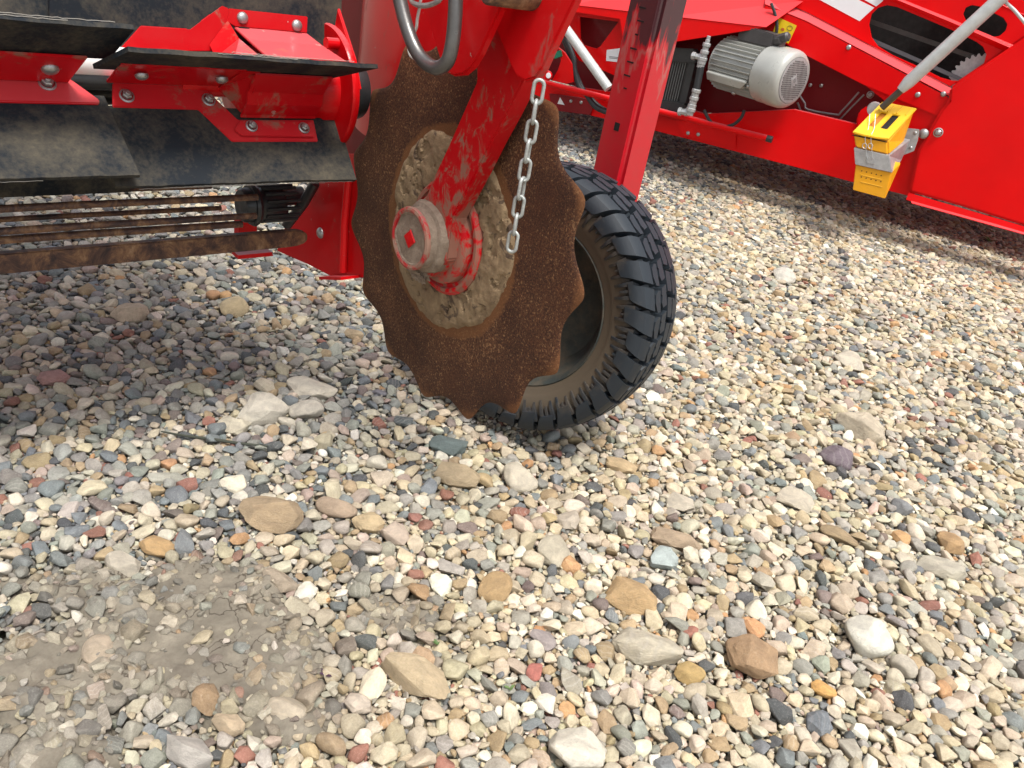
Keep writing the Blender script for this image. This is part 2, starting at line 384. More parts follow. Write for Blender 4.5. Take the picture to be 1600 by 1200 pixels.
def mud_ground_mat():
    m, n, l, b = mat('dried_silt')
    tc = n.new('ShaderNodeTexCoord'); g = noise(n, l, 12, 10, .7, tc.outputs['Object'], .3)
    c = ramp(n, l, g, [(.3, (.10, .088, .068)), (.5, (.175, .155, .12)), (.7, (.26, .232, .18))])
    fine = noise(n, l, 220, 8, .75, tc.outputs['Object'])
    c = mix(n, l, ramp(n, l, fine, [(.35, .5), (.5, 0)]), c, (.13, .105, .08))
    damp = ramp(n, l, noise(n, l, 5.5, 6, .65, tc.outputs['Object']), [(.52, 0), (.64, .65)])
    c = mix(n, l, damp, c, (.11, .09, .07))
    nz = n.new('ShaderNodeTexNoise'); nz.inputs['Scale'].default_value = 14; nz.inputs['Detail'].default_value = 8; l.new(tc.outputs['Object'], nz.inputs['Vector'])
    mv = n.new('ShaderNodeMix'); mv.data_type = 'VECTOR'; mv.inputs[0].default_value = .16; l.new(tc.outputs['Object'], mv.inputs[4]); l.new(nz.outputs['Color'], mv.inputs[5])
    v = n.new('ShaderNodeTexVoronoi'); v.feature = 'DISTANCE_TO_EDGE'; v.inputs['Scale'].default_value = 12; l.new(mv.outputs[1], v.inputs['Vector'])
    ex = ramp(n, l, noise(n, l, 7, 3, .5, tc.outputs['Object']), [(.49, .0), (.54, 1)])
    crack = mix(n, l, ex, (1., 1., 1.), ramp(n, l, v.outputs['Distance'], [(.0, 0), (.018, 1)]))
    c = mix(n, l, crack, (.09, .07, .05), c)
    l.new(c, b.inputs['Base Color']); b.inputs['Roughness'].default_value = .95
    h = math_(n, l, 'ADD', math_(n, l, 'MULTIPLY', fine, .35), crack)
    bump(n, l, h, b, .7, .004); return m
def mudz(x, y):
    m = mudmask(x, y); s = np.clip((m - .22) / .38, 0, 1); s = s * s * (3 - 2 * s)
    return -.048 + s * .056 + undul(x, y) + (fbm(x, y, 24, 50, 4) - .5) * .030 * (.3 + s) * (1 - .65 * np.clip((m - .7) * 4, 0, 1)) + (fbm(x, y, 110, 60, 2) - .5) * .003
mudo = gridmesh('bare_earth', -1.15, .75, .42, 1.55, .0045, mudz, mud_ground_mat()); mudo['kind'] = 'structure'

# ---- stones
def stone_mesh(name, seed, sub=3, cuts=7, lo=.5, hi=.88):
    r = np.random.default_rng(seed); bm = bmesh.new(); bmesh.ops.create_icosphere(bm, subdivisions=sub, radius=1)
    co = np.array([v.co for v in bm.verts])
    for k in range(cuts):
        d = r.normal(size=3); d /= np.linalg.norm(d); h = r.uniform(lo, hi); t = co @ d
        co -= np.outer(np.where(t > h, (t - h) * .93, 0), d)
    ph = r.uniform(0, 6, (4, 3)); fr = r.normal(size=(4, 3)) * 2.1
    dd = sum(np.sin(co @ fr[k] + ph[k, 0]) for k in range(4)) * .035; co *= (1 + dd)[:, None]
    if sub >= 4:
        for q in range(5):
            fr = r.normal(size=3) * (4 + 3 * q); co *= (1 + .028 / (1 + .6 * q) * np.sin(co @ fr + r.uniform(0, 6)) * np.sin(co @ np.roll(fr, 1) + 1))[:, None]
        fr2 = r.normal(size=(6, 3)) * 16
        co *= (1 + sum(np.sin(co @ fr2[k] + k) for k in range(6)) * .0035)[:, None]
    co /= np.abs(co).max(0)
    for v, c in zip(bm.verts, co): v.co = c
    for _ in range(1 if sub < 4 else 2): bmesh.ops.smooth_vert(bm, verts=bm.verts, factor=.5, use_axis_x=True, use_axis_y=True, use_axis_z=True)
    for f in bm.faces: f.smooth = True
    me = bpy.data.meshes.new(name); bm.to_mesh(me); bm.free(); return me
def hull_stone(name, seed, npts=18, bev=.10, sub=0):
    r = np.random.default_rng(seed); bm = bmesh.new(); p = r.normal(size=(npts, 3)); p /= np.linalg.norm(p, axis=1)[:, None]; p *= r.uniform(.78, 1.0, (npts, 1))
    if seed % 3 == 0: p[:, 0] = np.clip(p[:, 0], -.7, .75)
    if seed % 4 == 1: p = p @ np.array([[1, .35, 0], [0, 1, 0], [.1, 0, 1]])
    p /= np.abs(p).max(0)
    vs = [bm.verts.new(q) for q in p]; h = bmesh.ops.convex_hull(bm, input=vs)
    bmesh.ops.delete(bm, geom=[v for v in bm.verts if not v.link_faces], context='VERTS')
    bmesh.ops.dissolve_limit(bm, angle_limit=math.radians(14), verts=bm.verts, edges=bm.edges)
    bmesh.ops.bevel(bm, geom=list(bm.edges), offset=bev, segments=2, profile=.6, affect='EDGES', clamp_overlap=True)
    bmesh.ops.triangulate(bm, faces=bm.faces)
    for _ in range(sub): bmesh.ops.subdivide_edges(bm, edges=bm.edges, cuts=1, use_grid_fill=True)
    if sub:
        for _ in range(2): bmesh.ops.smooth_vert(bm, verts=bm.verts, factor=.5, use_axis_x=True, use_axis_y=True, use_axis_z=True)
    co = np.array([v.co for v in bm.verts])
    if sub:
        for q in range(7):
            fr = r.normal(size=3) * (2.5 + 2.8 * q); co *= (1 + .030 / (1 + .55 * q) * np.sin(co @ fr + r.uniform(0, 6)) * np.sin(co @ np.roll(fr, 1) + 1))[:, None]
    else:
        for q in range(3):
            fr = r.normal(size=3) * (2 + 2 * q); co *= (1 + .03 / (1 + q) * np.sin(co @ fr + r.uniform(0, 6)))[:, None]
    co /= np.abs(co).max(0)
    for v, c in zip(bm.verts, co): v.co = c
    for f in bm.faces: f.smooth = True
    me = bpy.data.meshes.new(name); bm.to_mesh(me); bm.free(); return me
def stone_mat(name, hero):
    m, n, l, b = mat(name)
    tc = n.new('ShaderNodeTexCoord')
    if hero:
        oi = n.new('ShaderNodeObjectInfo'); colr = oi.outputs['Color']; rnd = oi.outputs['Random']; k = 30.0
    else:
        a = n.new('ShaderNodeAttribute'); a.attribute_type = 'INSTANCER'; a.attribute_name = 'col'; colr = a.outputs['Color']
        a2 = n.new('ShaderNodeAttribute'); a2.attribute_type = 'INSTANCER'; a2.attribute_name = 'rnd'; rnd = a2.outputs['Fac']; k = 1.0
    off = math_(n, l, 'MULTIPLY', rnd, 37.0)
    vm = n.new('ShaderNodeVectorMath'); vm.operation = 'ADD'; l.new(tc.outputs['Object'], vm.inputs[0]); cb = n.new('ShaderNodeCombineXYZ')
    for i in range(3): l.new(off, cb.inputs[i])
    l.new(cb.outputs[0], vm.inputs[1]); vec = vm.outputs[0]
    big = noise(n, l, 1.1 if not hero else 1.6, 6, .65, vec, .6); fine = noise(n, l, 7 if not hero else 14, 8, .8, vec)
    c = mix(n, l, ramp(n, l, big, [(.35, 0), (.65, 1)]), mix(n, l, 1.0, colr, (.78, .76, .74), 'MULTIPLY'), mix(n, l, 1.0, colr, (1.12, 1.10, 1.06), 'MULTIPLY'))
    c = mix(n, l, ramp(n, l, fine, [(.50, 0), (.68, .55 if not hero else .4)]), c, mix(n, l, 1.0, c, (.5, .48, .46), 'MULTIPLY'))
    c = mix(n, l, ramp(n, l, fine, [(.32, .38), (.46, 0)]), c, (.58, .54, .47))
    if hero:
        pits = noise(n, l, 34, 5, .7, vec); c = mix(n, l, ramp(n, l, pits, [(.63, 0), (.73, .4)]), c, mix(n, l, 1.0, c, (.48, .44, .38), 'MULTIPLY'))
    # veins in some stones
    wv = n.new('ShaderNodeTexWave'); wv.inputs['Scale'].default_value = .8; wv.inputs['Distortion'].default_value = 7; wv.inputs['Detail'].default_value = 3; l.new(vec, wv.inputs['Vector'])
    on_ = ramp(n, l, rnd, [(.90, 0), (.92, .16)])
    c = mix(n, l, math_(n, l, 'MULTIPLY', ramp(n, l, wv.outputs['Fac'], [(.80, 0), (.95, 1)]), on_), c, (.58, .55, .5))
    l.new(c, b.inputs['Base Color']); b.inputs['Specular IOR Level'].default_value = .35
    l.new(ramp(n, l, rnd, [(0, .55), (1, .85)]), b.inputs['Roughness'])
    hh = math_(n, l, 'ADD', fine, math_(n, l, 'MULTIPLY', big, .8))
    bump(n, l, hh, b, .35 if not hero else .6, .12 if not hero else .10); return m
M['gravel'] = stone_mat('gravel_stone', False); M['stone'] = stone_mat('large_stone', True)

PAL = np.array([(.46, .40, .31), (.56, .51, .43), (.36, .34, .31), (.25, .25, .25), (.17, .20, .23), (.085, .095, .11), (.38, .28, .16), (.48, .26, .11),
                (.30, .12, .09), (.42, .32, .28), (.20, .155, .15), (.66, .63, .58), (.27, .29, .27), (.50, .43, .30)])
WR = np.array([20, 16, 13, 6, 5, 3.2, 8, 1.8, 1.1, 1.8, 1.6, 4.0, 5, 16.])      # right side: pale and sandy
WL = np.array([12, 8, 16, 14, 12, 8, 5, 1.2, 1.6, 2.2, 4, 2.6, 8, 7.])        # left side: greyer

HERO = [  # px, py, width, height (photo px), colour, thickness, label
 (715, 733, 70, 40, (.40, .31, .19), 'flat tan stone on the gravel straight below the notched disc'),
 (814, 733, 62, 48, (.55, .50, .40), 'cream rounded stone on the gravel just below the tyre'),
 (425, 800, 97, 62, (.34, .25, .15), 'biggest brown stone on the gravel left of centre, wide and flat'),
 (410, 640, 62, 56, (.50, .47, .40), 'pale chunky stone lying in the gravel left below the disc'),
 (488, 603, 80, 36, (.52, .48, .40), 'long cream stone in the gravel nearest to the left of the disc tips'),
 (478, 640, 52, 34, (.45, .42, .36), 'grey beige stone tucked under the long cream stone'),
 (365, 662, 46, 34, (.50, .46, .36), 'cream stone touching the lower left of the pale chunky stone'),
 (247, 853, 60, 32, (.42, .27, .12), 'orange brown oblong stone on the upper edge of the bare earth'),
 (617, 827, 50, 38, (.48, .39, .31), 'pinkish beige squarish stone among brown ones below the disc'),
 (526, 788, 72, 34, (.36, .27, .19), 'brown oval stone between the biggest brown stone and the ochre one'),
 (575, 808, 52, 38, (.44, .34, .20), 'ochre tan stone just left of the pinkish beige squarish stone'),
 (866, 853, 50, 58, (.42, .38, .29), 'rough grey beige upright stone in the middle of the gravel'),
 (888, 802, 36, 46, (.48, .42, .34), 'smooth beige egg shaped stone above the rough grey beige stone'),
 (775, 908, 48, 56, (.36, .24, .11), 'dark ochre rounded stone at the right end of the bare earth'),
 (987, 925, 80, 54, (.43, .29, .14), 'large ochre brown lumpy stone right of centre'),
 (1010, 1002, 108, 60, (.43, .39, .30), 'longest grey beige slab slanting across the near gravel'),
 (1172, 1018, 80, 82, (.33, .21, .11), 'big round dark brown stone in the near right gravel'),
 (1353, 992, 76, 64, (.62, .60, .52), 'whitish wedge shaped stone on the right of the near gravel'),
 (900, 1166, 90, 92, (.60, .57, .48), 'huge whitish block at the bottom edge of the photo'),
 (1037, 866, 46, 42, (.38, .44, .43), 'pale blue green stone in the middle right gravel'),
 (647, 1048, 120, 62, (.44, .35, .22), 'widest tan stone lying flat at the right of the cracked earth'),
 (448, 1100, 64, 54, (.44, .38, .29), 'rounded grey beige stone resting on the earth near the bottom'),
 (560, 1090, 44, 42, (.50, .43, .35), 'beige blocky stone right of the rounded grey beige stone'),
 (357, 1126, 58, 38, (.42, .33, .22), 'tan flat stone half sunk in the earth near the bottom'),
 (292, 1168, 84, 54, (.36, .34, .31), 'large grey stone in the bottom left gravel'),
 (1308, 710, 56, 38, (.13, .10, .12), 'dark purple stone standing out in the pale gravel on the right'),
 (1345, 660, 74, 50, (.46, .40, .30), 'beige stone above the dark purple stone'),
 (700, 687, 60, 30, (.11, .15, .15), 'dark slate green stone right under the disc'),
 (86, 590, 44, 30, (.33, .18, .16), 'dull pink stone at the far left under the roller'),
 (366, 478, 42, 40, (.42, .34, .20), 'tan angular stone below the flat rusty bar'),
 (206, 487, 46, 34, (.40, .33, .24), 'tan stone left of the angular one below the rusty bar'),
 (1475, 885, 78, 34, (.44, .41, .33), 'pale grey flat slab at the right of the gravel'),
 (1485, 845, 46, 34, (.38, .24, .11), 'brown stone just above the pale grey slab'),
 (1310, 838, 62, 24, (.30, .22, .12), 'thin brown stone left of the brown one by the slab'),
 (1060, 836, 82, 34, (.36, .27, .18), 'flat brown stone above the pale blue green stone'),
 (1080, 1046, 48, 38, (.42, .29, .11), 'ochre stone left of the big round dark brown stone'),
 (848, 993, 44, 32, (.30, .26, .25), 'smooth mauve grey pebble left of the longest slab'),
 (838, 1040, 28, 42, (.40, .13, .10), 'red triangular stone in the near gravel'),
 (1287, 1078, 42, 26, (.60, .34, .10), 'bright orange stone right of the big round brown one'),
 (1278, 1125, 40, 46, (.15, .17, .19), 'dark blue grey stone below the bright orange stone'),
 (438, 905, 64, 38, (.33, .27, .20), 'brown grey stone on the upper right rim of the bare earth'),
 (160, 1012, 58, 52, (.38, .31, .23), 'tan stone sunk in the earth on the left'),
 (190, 880, 60, 34, (.42, .38, .31), 'beige stone at the upper left rim of the bare earth'),
 (970, 720, 52, 24, (.46, .34, .19), 'orange tan small stone right of the cream rounded stone'),
 (1330, 560, 50, 28, (.50, .45, .36), 'cream stone in the gravel beyond the beige stone on the right'),
 (1225, 430, 36, 26, (.54, .52, .46), 'whitish stone in the gravel below the far machine'),
 (1065, 1012 - 232, 46, 30, (.50, .45, .36), 'cream angular stone between the tyre and the pale blue green stone'),
 (1240, 780, 60, 34, (.47, .42, .33), 'beige flat stone in the middle of the right gravel'),
 (705, 1000 - 120, 50, 22, (.40, .37, .33), 'grey flat stone lying above the earth patch in the middle'),
 (1410, 1040, 44, 34, (.46, .42, .34), 'grey beige stone right below the whitish wedge shaped stone'),
]
occ = []
for i, (px, py, wd, ht, col, lab) in enumerate(HERO):
    g = ground(px, py, .008); dist = (g - CAMP).dot(_fw); sx = wd / FPX * dist / 2
    graze = (CAMH / (g - CAMP).length); hh = ht / FPX * dist / 2
    sz = min(sx * .62, hh * .75); sy = max(min((hh - .35 * sz) / max(graze, .3), sx * 1.3), sx * .5)
    me = stone_mesh('large_stone', 900 + i, 4, 6, .55, .88) if i % 4 == 1 else hull_stone('large_stone', 900 + i, 22 + i % 8, .16, 2); o = link('large_stone', me, M['stone'], None)
    g2 = ground(px, py + ht * .12, .008)
    mval = float(mudmask(np.array([g2.x]), np.array([g2.y]))[0])
    gx = float(undul(np.array([g2.x]), np.array([g2.y]))[0])
    o.location = (g2.x, g2.y, gx + sz * .32 + .002); o.scale = (sx * 1.04, sy * 1.04, sz * 1.15)
    o.rotation_euler = (random.uniform(-.12, .12), random.uniform(-.12, .12), math.radians(11) * -1 + random.uniform(-.12, .12))
    o.color = (*[min(.85, q * 1.32 + .045) for q in col], 1); o['label'] = lab; o['category'] = 'stone'; o['group'] = 'larger stones lying on the gravel'
    occ.append((g2.x, g2.y, sx, sy))

def pack(L, seed, rmin, rmax, med, sig, k=.93):
    r = np.random.default_rng(seed); want = np.sort(np.clip(np.exp(r.normal(math.log(med), sig, 90000)), rmin, rmax))[::-1]
    cs = rmax * 2; G = int(L / cs); cs = L / G; grid = [[[] for _ in range(G)] for _ in range(G)]; out = []; area = 0; fails = 0
    xs = r.random(90000) * L; ys = r.random(90000) * L
    n = len(want); xs2 = r.random((n, 6)) * L; ys2 = r.random((n, 6)) * L
    for q in range(0, n):
        rad = want[q]
        for t in range(6):
            x, y = xs2[q, t], ys2[q, t]; gi, gj = int(x / cs), int(y / cs); ok = True
            for di in (-1, 0, 1):
                for dj in (-1, 0, 1):
                    for (X, Y, R_) in grid[(gi + di) % G][(gj + dj) % G]:
                        dx = abs(X - x); dx = min(dx, L - dx); dy = abs(Y - y); dy = min(dy, L - dy)
                        if dx * dx + dy * dy < (k * (R_ + rad)) ** 2: ok = False; break
                    if not ok: break
                if not ok: break
            if ok: grid[gi % G][gj % G].append((x, y, rad)); out.append((x, y, rad)); break
    return np.array(out)
def field(tile, L, off, dmax):
    X0, X1, Y0, Y1 = -8, 12, .2, dmax; parts = []
    for i in range(int((X0) // L) - 1, int(X1 // L) + 2):
        for j in range(int(Y0 // L) - 1, int(Y1 // L) + 2):
            p = tile.copy(); p[:, 0] += i * L + off[0]; p[:, 1] += j * L + off[1]; parts.append(p)
    p = np.concatenate(parts); x, y = p[:, 0], p[:, 1]
    fw, X_, Y_ = (np.array(v) for v in (_fw, _X, _Y)); d = np.stack([x, y, -np.full(len(x), CAMH)], -1); z = d @ fw
    px = 800 + FPX * (d @ X_) / np.maximum(z, .05); py = 600 + FPX * (d @ Y_) / np.maximum(z, .05)
    return p[(z > .2) & (px > -480) & (px < 2250) & (py < 1850) & (y < dmax)]
L = 1.9
near_t = pack(L, 1, .0030, .021, .0058, .44, .84)
low_t = pack(L, 2, .0050, .014, .0074, .25, .95)
grit_t = pack(.95, 3, .0026, .0066, .0042, .25, .95)
top = field(near_t, L, (0, 0), 8.5); low = field(low_t, L, (.77, .31), 8.5); grit = field(grit_t, .95, (.13, .57), 2.5)
allp = np.concatenate([np.c_[top, np.ones(len(top))], np.c_[low, np.zeros(len(low))], np.c_[grit, np.full(len(grit), .2)]])
x, y, rr, lay = allp.T
# make room for the big stones and the tyre's foot
keep = np.ones(len(x), bool)
for (cx, cy, sx, sy) in occ: keep &= ~((((x - cx) / (sx + rr * .3)) ** 2 + ((y - cy) / (sy + rr * .3)) ** 2 < 1) & (lay > .5))
WC = np.array([.028, 1.72]); wa = np.array([.46, .887]); wb = np.array([.887, -.46]); dA = (x - WC[0]) * wa[0] + (y - WC[1]) * wa[1]; dB = (x - WC[0]) * wb[0] + (y - WC[1]) * wb[1]
keep &= ~((np.abs(dA) < .10) & (np.abs(dB) < .075) & (lay > .5))
mm = mudmask(x, y); rnd = RNG.random(len(x))
keep &= ~((mm > .30) & (rnd < np.clip((mm - .36) * 2.2, 0, .80)) & (lay > .5)) & ~((mm > .8) & (lay == 0)) & ~((lay == .2) & (mm > .35) & (RNG.random(len(x)) < np.clip(mm * 1.0, 0, .80)))
x, y, rr, lay, mm = x[keep], y[keep], rr[keep], lay[keep], mm[keep]; n_ = len(x); r = RNG
asp = r.uniform(.62, 1.0, n_); flat = r.uniform(.38, .78, n_)
sx = rr * 1.13 / np.sqrt(asp) * .97; sy = rr * 1.13 * np.sqrt(asp) * 1.05; sz = rr * flat * 1.1
z = np.where(lay > .5, sz * .40 + r.normal(0, .0022, n_) - .001, -.0125 + r.normal(0, .002, n_)) + undul(x, y)
z = np.where(lay == .2, -.0065 + r.normal(0, .002, n_) + undul(x, y), z)
z = np.where((lay == .2) & (mm > .30), np.maximum(z, mudz(x, y) + sz * .1), z)
z = np.where(mm > .55, np.maximum(z, mudz(x, y) - sz * .3), z)
tilt = np.where(lay > .5, .30, .5); rot = np.stack([r.normal(0, 1, n_) * tilt, r.normal(0, 1, n_) * tilt, r.uniform(0, 6.283, n_)], -1)
d_ = np.stack([x, y, -np.full(n_, CAMH)], -1); pxs = 800 + FPX * (d_ @ np.array(_X)) / (d_ @ np.array(_fw)); pys = 600 + FPX * (d_ @ np.array(_Y)) / (d_ @ np.array(_fw))
# greyer stone palette towards the left, sandier towards the right
side = np.clip((x + .75 * (1.6 - y) * 0 + .15 - .25 * (y - 1.2)) * 1.5 + .5 + (fbm(x, y, 1.1, 77) - .5) * .9, 0, 1)
cR = WR.cumsum() / WR.sum(); cL = WL.cumsum() / WL.sum(); u = r.random(n_)
idx = np.where(r.random(n_) < side, np.searchsorted(cR, u), np.searchsorted(cL, u)); col = PAL[np.clip(idx, 0, len(PAL) - 1)] * r.uniform(.82, 1.18, (n_, 1)) * r.normal(1, .03, (n_, 3))
mf = (np.clip((mm - .15) * 1.8, 0, .82) * r.uniform(.5, 1, n_))[:, None]; col = col.mean(1, keepdims=True) * .0 + col * (1 - mf) + np.array([.20, .175, .135]) * mf
g_ = col.mean(1, keepdims=True); col = g_ * np.array([1.04, 1.0, .93]) * .22 + col * .78; col = col * 1.0; col = np.clip(col * (1 + side[:, None] * np.array([.07, .035, -.015])) * np.array([.99, 1.0, .96]), .05, .72)
pebbles = bpy.data.collections.new('pebble_shapes')
NV = 34
for k in range(NV):
    me = stone_mesh('pebble', 100 + k, 3, 6 + k % 10, .42, .88) if k % 5 < 2 else hull_stone('pebble', 100 + k, 15 + k % 11, .18 + .05 * (k % 3)); me.materials.append(M['gravel']); o = bpy.data.objects.new('pebble', me); pebbles.objects.link(o)
me = bpy.data.meshes.new('gravel'); me.vertices.add(n_); me.vertices.foreach_set('co', np.stack([x, y, z], -1).ravel())
def att(nm, ty, arr, key):
    a = me.attributes.new(nm, ty, 'POINT'); a.data.foreach_set(key, np.ascontiguousarray(arr, dtype=np.float32 if ty != 'INT' else np.int32).ravel())
att('rot', 'FLOAT_VECTOR', rot, 'vector'); att('scl', 'FLOAT_VECTOR', np.stack([sx, sy, sz], -1), 'vector'); att('pick', 'INT', r.integers(0, NV, n_), 'value')
att('col', 'FLOAT_COLOR', np.c_[col, np.ones(n_)], 'color'); att('rnd', 'FLOAT', r.random(n_), 'value')
gob = link('gravel', me, None, None); gob['kind'] = 'stuff'; gob['label'] = 'loose mixed gravel of beige, grey and reddish pebbles covering the whole yard'; gob['category'] = 'gravel'
ng = bpy.data.node_groups.new('scatter_pebbles', 'GeometryNodeTree')
ng.interface.new_socket('Geometry', in_out='INPUT', socket_type='NodeSocketGeometry'); ng.interface.new_socket('Geometry', in_out='OUTPUT', socket_type='NodeSocketGeometry')
gi = ng.nodes.new('NodeGroupInput'); go = ng.nodes.new('NodeGroupOutput'); ip = ng.nodes.new('GeometryNodeInstanceOnPoints'); ci = ng.nodes.new('GeometryNodeCollectionInfo')
ci.inputs['Collection'].default_value = pebbles; ci.inputs['Separate Children'].default_value = True; ci.inputs['Reset Children'].default_value = True
def named(nm, ty):
    a = ng.nodes.new('GeometryNodeInputNamedAttribute'); a.data_type = ty; a.inputs['Name'].default_value = nm; return [s for s in a.outputs if s.enabled][0]
lk = ng.links.new; lk(gi.outputs[0], ip.inputs['Points']); lk(ci.outputs[0], ip.inputs['Instance']); ip.inputs['Pick Instance'].default_value = True
lk(named('pick', 'INT'), ip.inputs['Instance Index'])
e2r = ng.nodes.new('FunctionNodeEulerToRotation'); lk(named('rot', 'FLOAT_VECTOR'), e2r.inputs[0]); lk(e2r.outputs[0], ip.inputs['Rotation'])
lk(named('scl', 'FLOAT_VECTOR'), ip.inputs['Scale']); lk(ip.outputs[0], go.inputs[0])
md = gob.modifiers.new('scatter', 'NODES'); md.node_group = ng
print('gravel stones', n_)
# ------------------------------------------------------------------ the two machines
# ================================================================== NEAR MACHINE
nA, nB = N.A, N.B
H1 = thing('harvester_row_unit', 'red harvester with a rusty notched disc, knobbly tyre and black rubber paddle rotor in front', 'farm machine', (WC[0], WC[1], 0))

# ---- notched disc
def notched_disc():
    bm = bmesh.new(); T = 20 * 15; R0 = .334
    def rad(k):
        t = (k / 20.0) % 1; t = t ** 1.1; d = (math.sqrt(math.sin(math.pi * t) ** 2 + .06) - .245) * 1.27; return R0 + .001 - .029 * d * (1 + .10 * math.sin(k // 20 * 1.7))
    def P(k, f, a):
        th = math.radians(4.0) + 2 * math.pi * k / T; rr = rad(k) * f if f > .8 else R0 * f
        return N.O + nA * (a + .0) + nB * rr * math.cos(th) + UP * rr * math.sin(th)
    fr = [(.25, -.003), (.5, -.004), (.75, -.0035), (.88, -.003), (.965, -.003), (.99, -.0018), (1.0, 0), (.99, .003), (.965, .004), (.5, .004), (.25, .004)]
    rings = [[bm.verts.new(P(k, f, a)) for k in range(T)] for f, a in fr]
    for a, b in zip(rings, rings[1:]):
        for k in range(T): bm.faces.new((a[k], a[(k + 1) % T], b[(k + 1) % T], b[k]))
    bm.faces.new(rings[0]); bm.faces.new(rings[-1][::-1])
    return finish('notched_disc', bm, M['rust'], H1, True)
disc = notched_disc(); disc['label'] = 'rust brown scalloped disc with pitted surface'
def mud_crust():
    bm = bmesh.new(); T = 300; rings = []; rs = np.linspace(.075, .188, 60)
    r1 = np.random.default_rng(4); tab = r1.random((64, 64))
    for j, rr in enumerate(rs):
        ring = []
        for k in range(T):
            th = 2 * math.pi * k / T; x = rr * math.cos(th); y = rr * math.sin(th); ro = .176 + .006 * math.sin(3 * th + 1) + .003 * math.sin(7 * th) + .006 * (float(vnoise(np.array([x]), np.array([y]), 60, 9)[0]) - .5); x = rr * math.cos(th); y = rr * math.sin(th)
            e = min(1, max(0, (ro - rr) / .012)); h = .0035 + .0045 * math.sin(min(1, (rr - .07) / .11) * math.pi)
            nn = float(fbm(np.array([x]), np.array([y]), 55, 7, 5)[0]); h = h * (.45 + .9 * nn) * e ** .6 - (1 - e) * .004
            if nn < .40: h *= .3
            ring.append(bm.verts.new(N.O + nA * (-.0035 - h) + nB * x + UP * y))
        rings.append(ring)
    for a, b in zip(rings, rings[1:]):
        for k in range(T): bm.faces.new((a[k], a[(k + 1) % T], b[(k + 1) % T], b[k]))
    return finish('mud_crust', bm, M['mud'], disc, True)
mud_crust()
ax = -nA
lathe('hub_plate', [(0, -.004), (.100, -.004), (.100, .012), (.094, .018), (.088, .018), (.086, .012), (.080, .012), (.078, .024), (.070, .030), (.060, .030), (.058, .040), (0, .040)], N.O + UP * -.004 + nB * .004, ax, M['red_muddy'], disc)
# arm between the hub and the clevis
apx = [(748, -110), (744, 60), (744, 127), (701, 225), (675, 281), (664, 310), (638, 345), (634, 395), (645, 425), (668, 434), (680, 425), (697, 407), (706, 342), (742, 274), (767, 223), (790, 180), (816, 127), (846, 60), (890, -110)]
arm = plate('disc_arm', [N.pa(x, y, -.052) for x, y in apx], -nA, .034, M['red_muddy'], H1, bevel=.003)
arm['label'] = 'mud smeared red arm running down to the hub'
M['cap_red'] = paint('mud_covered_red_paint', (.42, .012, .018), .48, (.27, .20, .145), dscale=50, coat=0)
def hub_cap():
    O = N.O + nA * -.03 + nB * .002
    bm = bmesh.new(); add_lathe(bm, [(0, -.01), (.060, -.01), (.062, .024), (.058, .032), (.052, .034), (.052, .052), (.050, .055), (.044, .055), (.042, .052), (.018, .0535), (0, .054)], O, ax, 64)
    for v in bm.verts:
        q = v.co * 70; v.co += Vector((math.sin(q.x * 1.3 + q.z), math.sin(q.y + 2 * q.z), math.sin(q.z * 1.7 + q.x))) * .0013
    return finish('hub_cap', bm, M['hubmud'], H1, True)
hc = hub_cap(); hc['label'] = 'round hub cap caked with dry mud'
lathe('cap_rim', [(.0435, .0), (.0525, .0), (.0535, .004), (.0525, .0075), (.0485, .009), (.0445, .0075), (.0435, 0)], N.O + nA * -.0785 + nB * .002, ax, M['cap_red'], hc)
bm = bmesh.new(); add_lathe(bm, [(0, 0), (.017, 0), (.015, .002), (0, .003)], N.O + nA * -.0845 + nB * .002, ax, 4, UP)
finish('cap_mark', bm, M['red_near'], hc, False)
def clod():
    bm = bmesh.new(); c = N.pa(655, 425, -.05); bmesh.ops.create_icosphere(bm, subdivisions=4, radius=1)
    for v in bm.verts:
        q = v.co.copy(); k = .022 * (1 + .3 * math.sin(7 * q.x + 2) * math.sin(6 * q.z) + .12 * math.sin(19 * q.y + q.x * 13)); v.co = c + nA * q.x * k * .5 + nB * q.y * k * 1.1 + UP * q.z * k * .7
    return finish('mud_clod', bm, M['hubmud'], hc, True)
clod()
# clevis lugs and pin
lp = [(650, -110), (664, 20), (676, 60), (688, 98), (697, 113), (708, 119), (722, 117), (735, 106), (748, 85), (787, 0), (838, -110)]
plate('clevis_lug', [N.pa(x, y, -.118) for x, y in lp], -nA, .014, M['red_near'], H1, bevel=.003)
rp = [(740, -110), (772, 41), (797, 103), (806, 119), (820, 127), (836, 122), (846, 108), (859, 79), (897, 0), (945, -110)]
plate('clevis_lug', [N.pa(x, y, -.078) for x, y in rp], -nA, .016, M['red_near'], H1, bevel=.003)
pc = N.pa(812, -14, -.1)
pin = lathe('clevis_pin', [(0, -.035), (.0215, -.035), (.0215, .05), (.019, .053), (0, .053)], pc, ax, M['rustbar'], H1, 32)
# curved red shield behind the disc


prof = [(p.x, p.y) for p in smoothpath([Vector((.19, -.56, 0)), Vector((.13, -.535, 0)), (.085, -.48, 0), (.055, -.38, 0), (.045, -.20, 0), (.06, -.10, 0), (.10, -.02, 0)], 5)]
strip('disc_shield', [[N.P(a, b, zz) for a, b in prof] for zz in (.07, .25, .64)], M['red_near'], H1, .005, True)
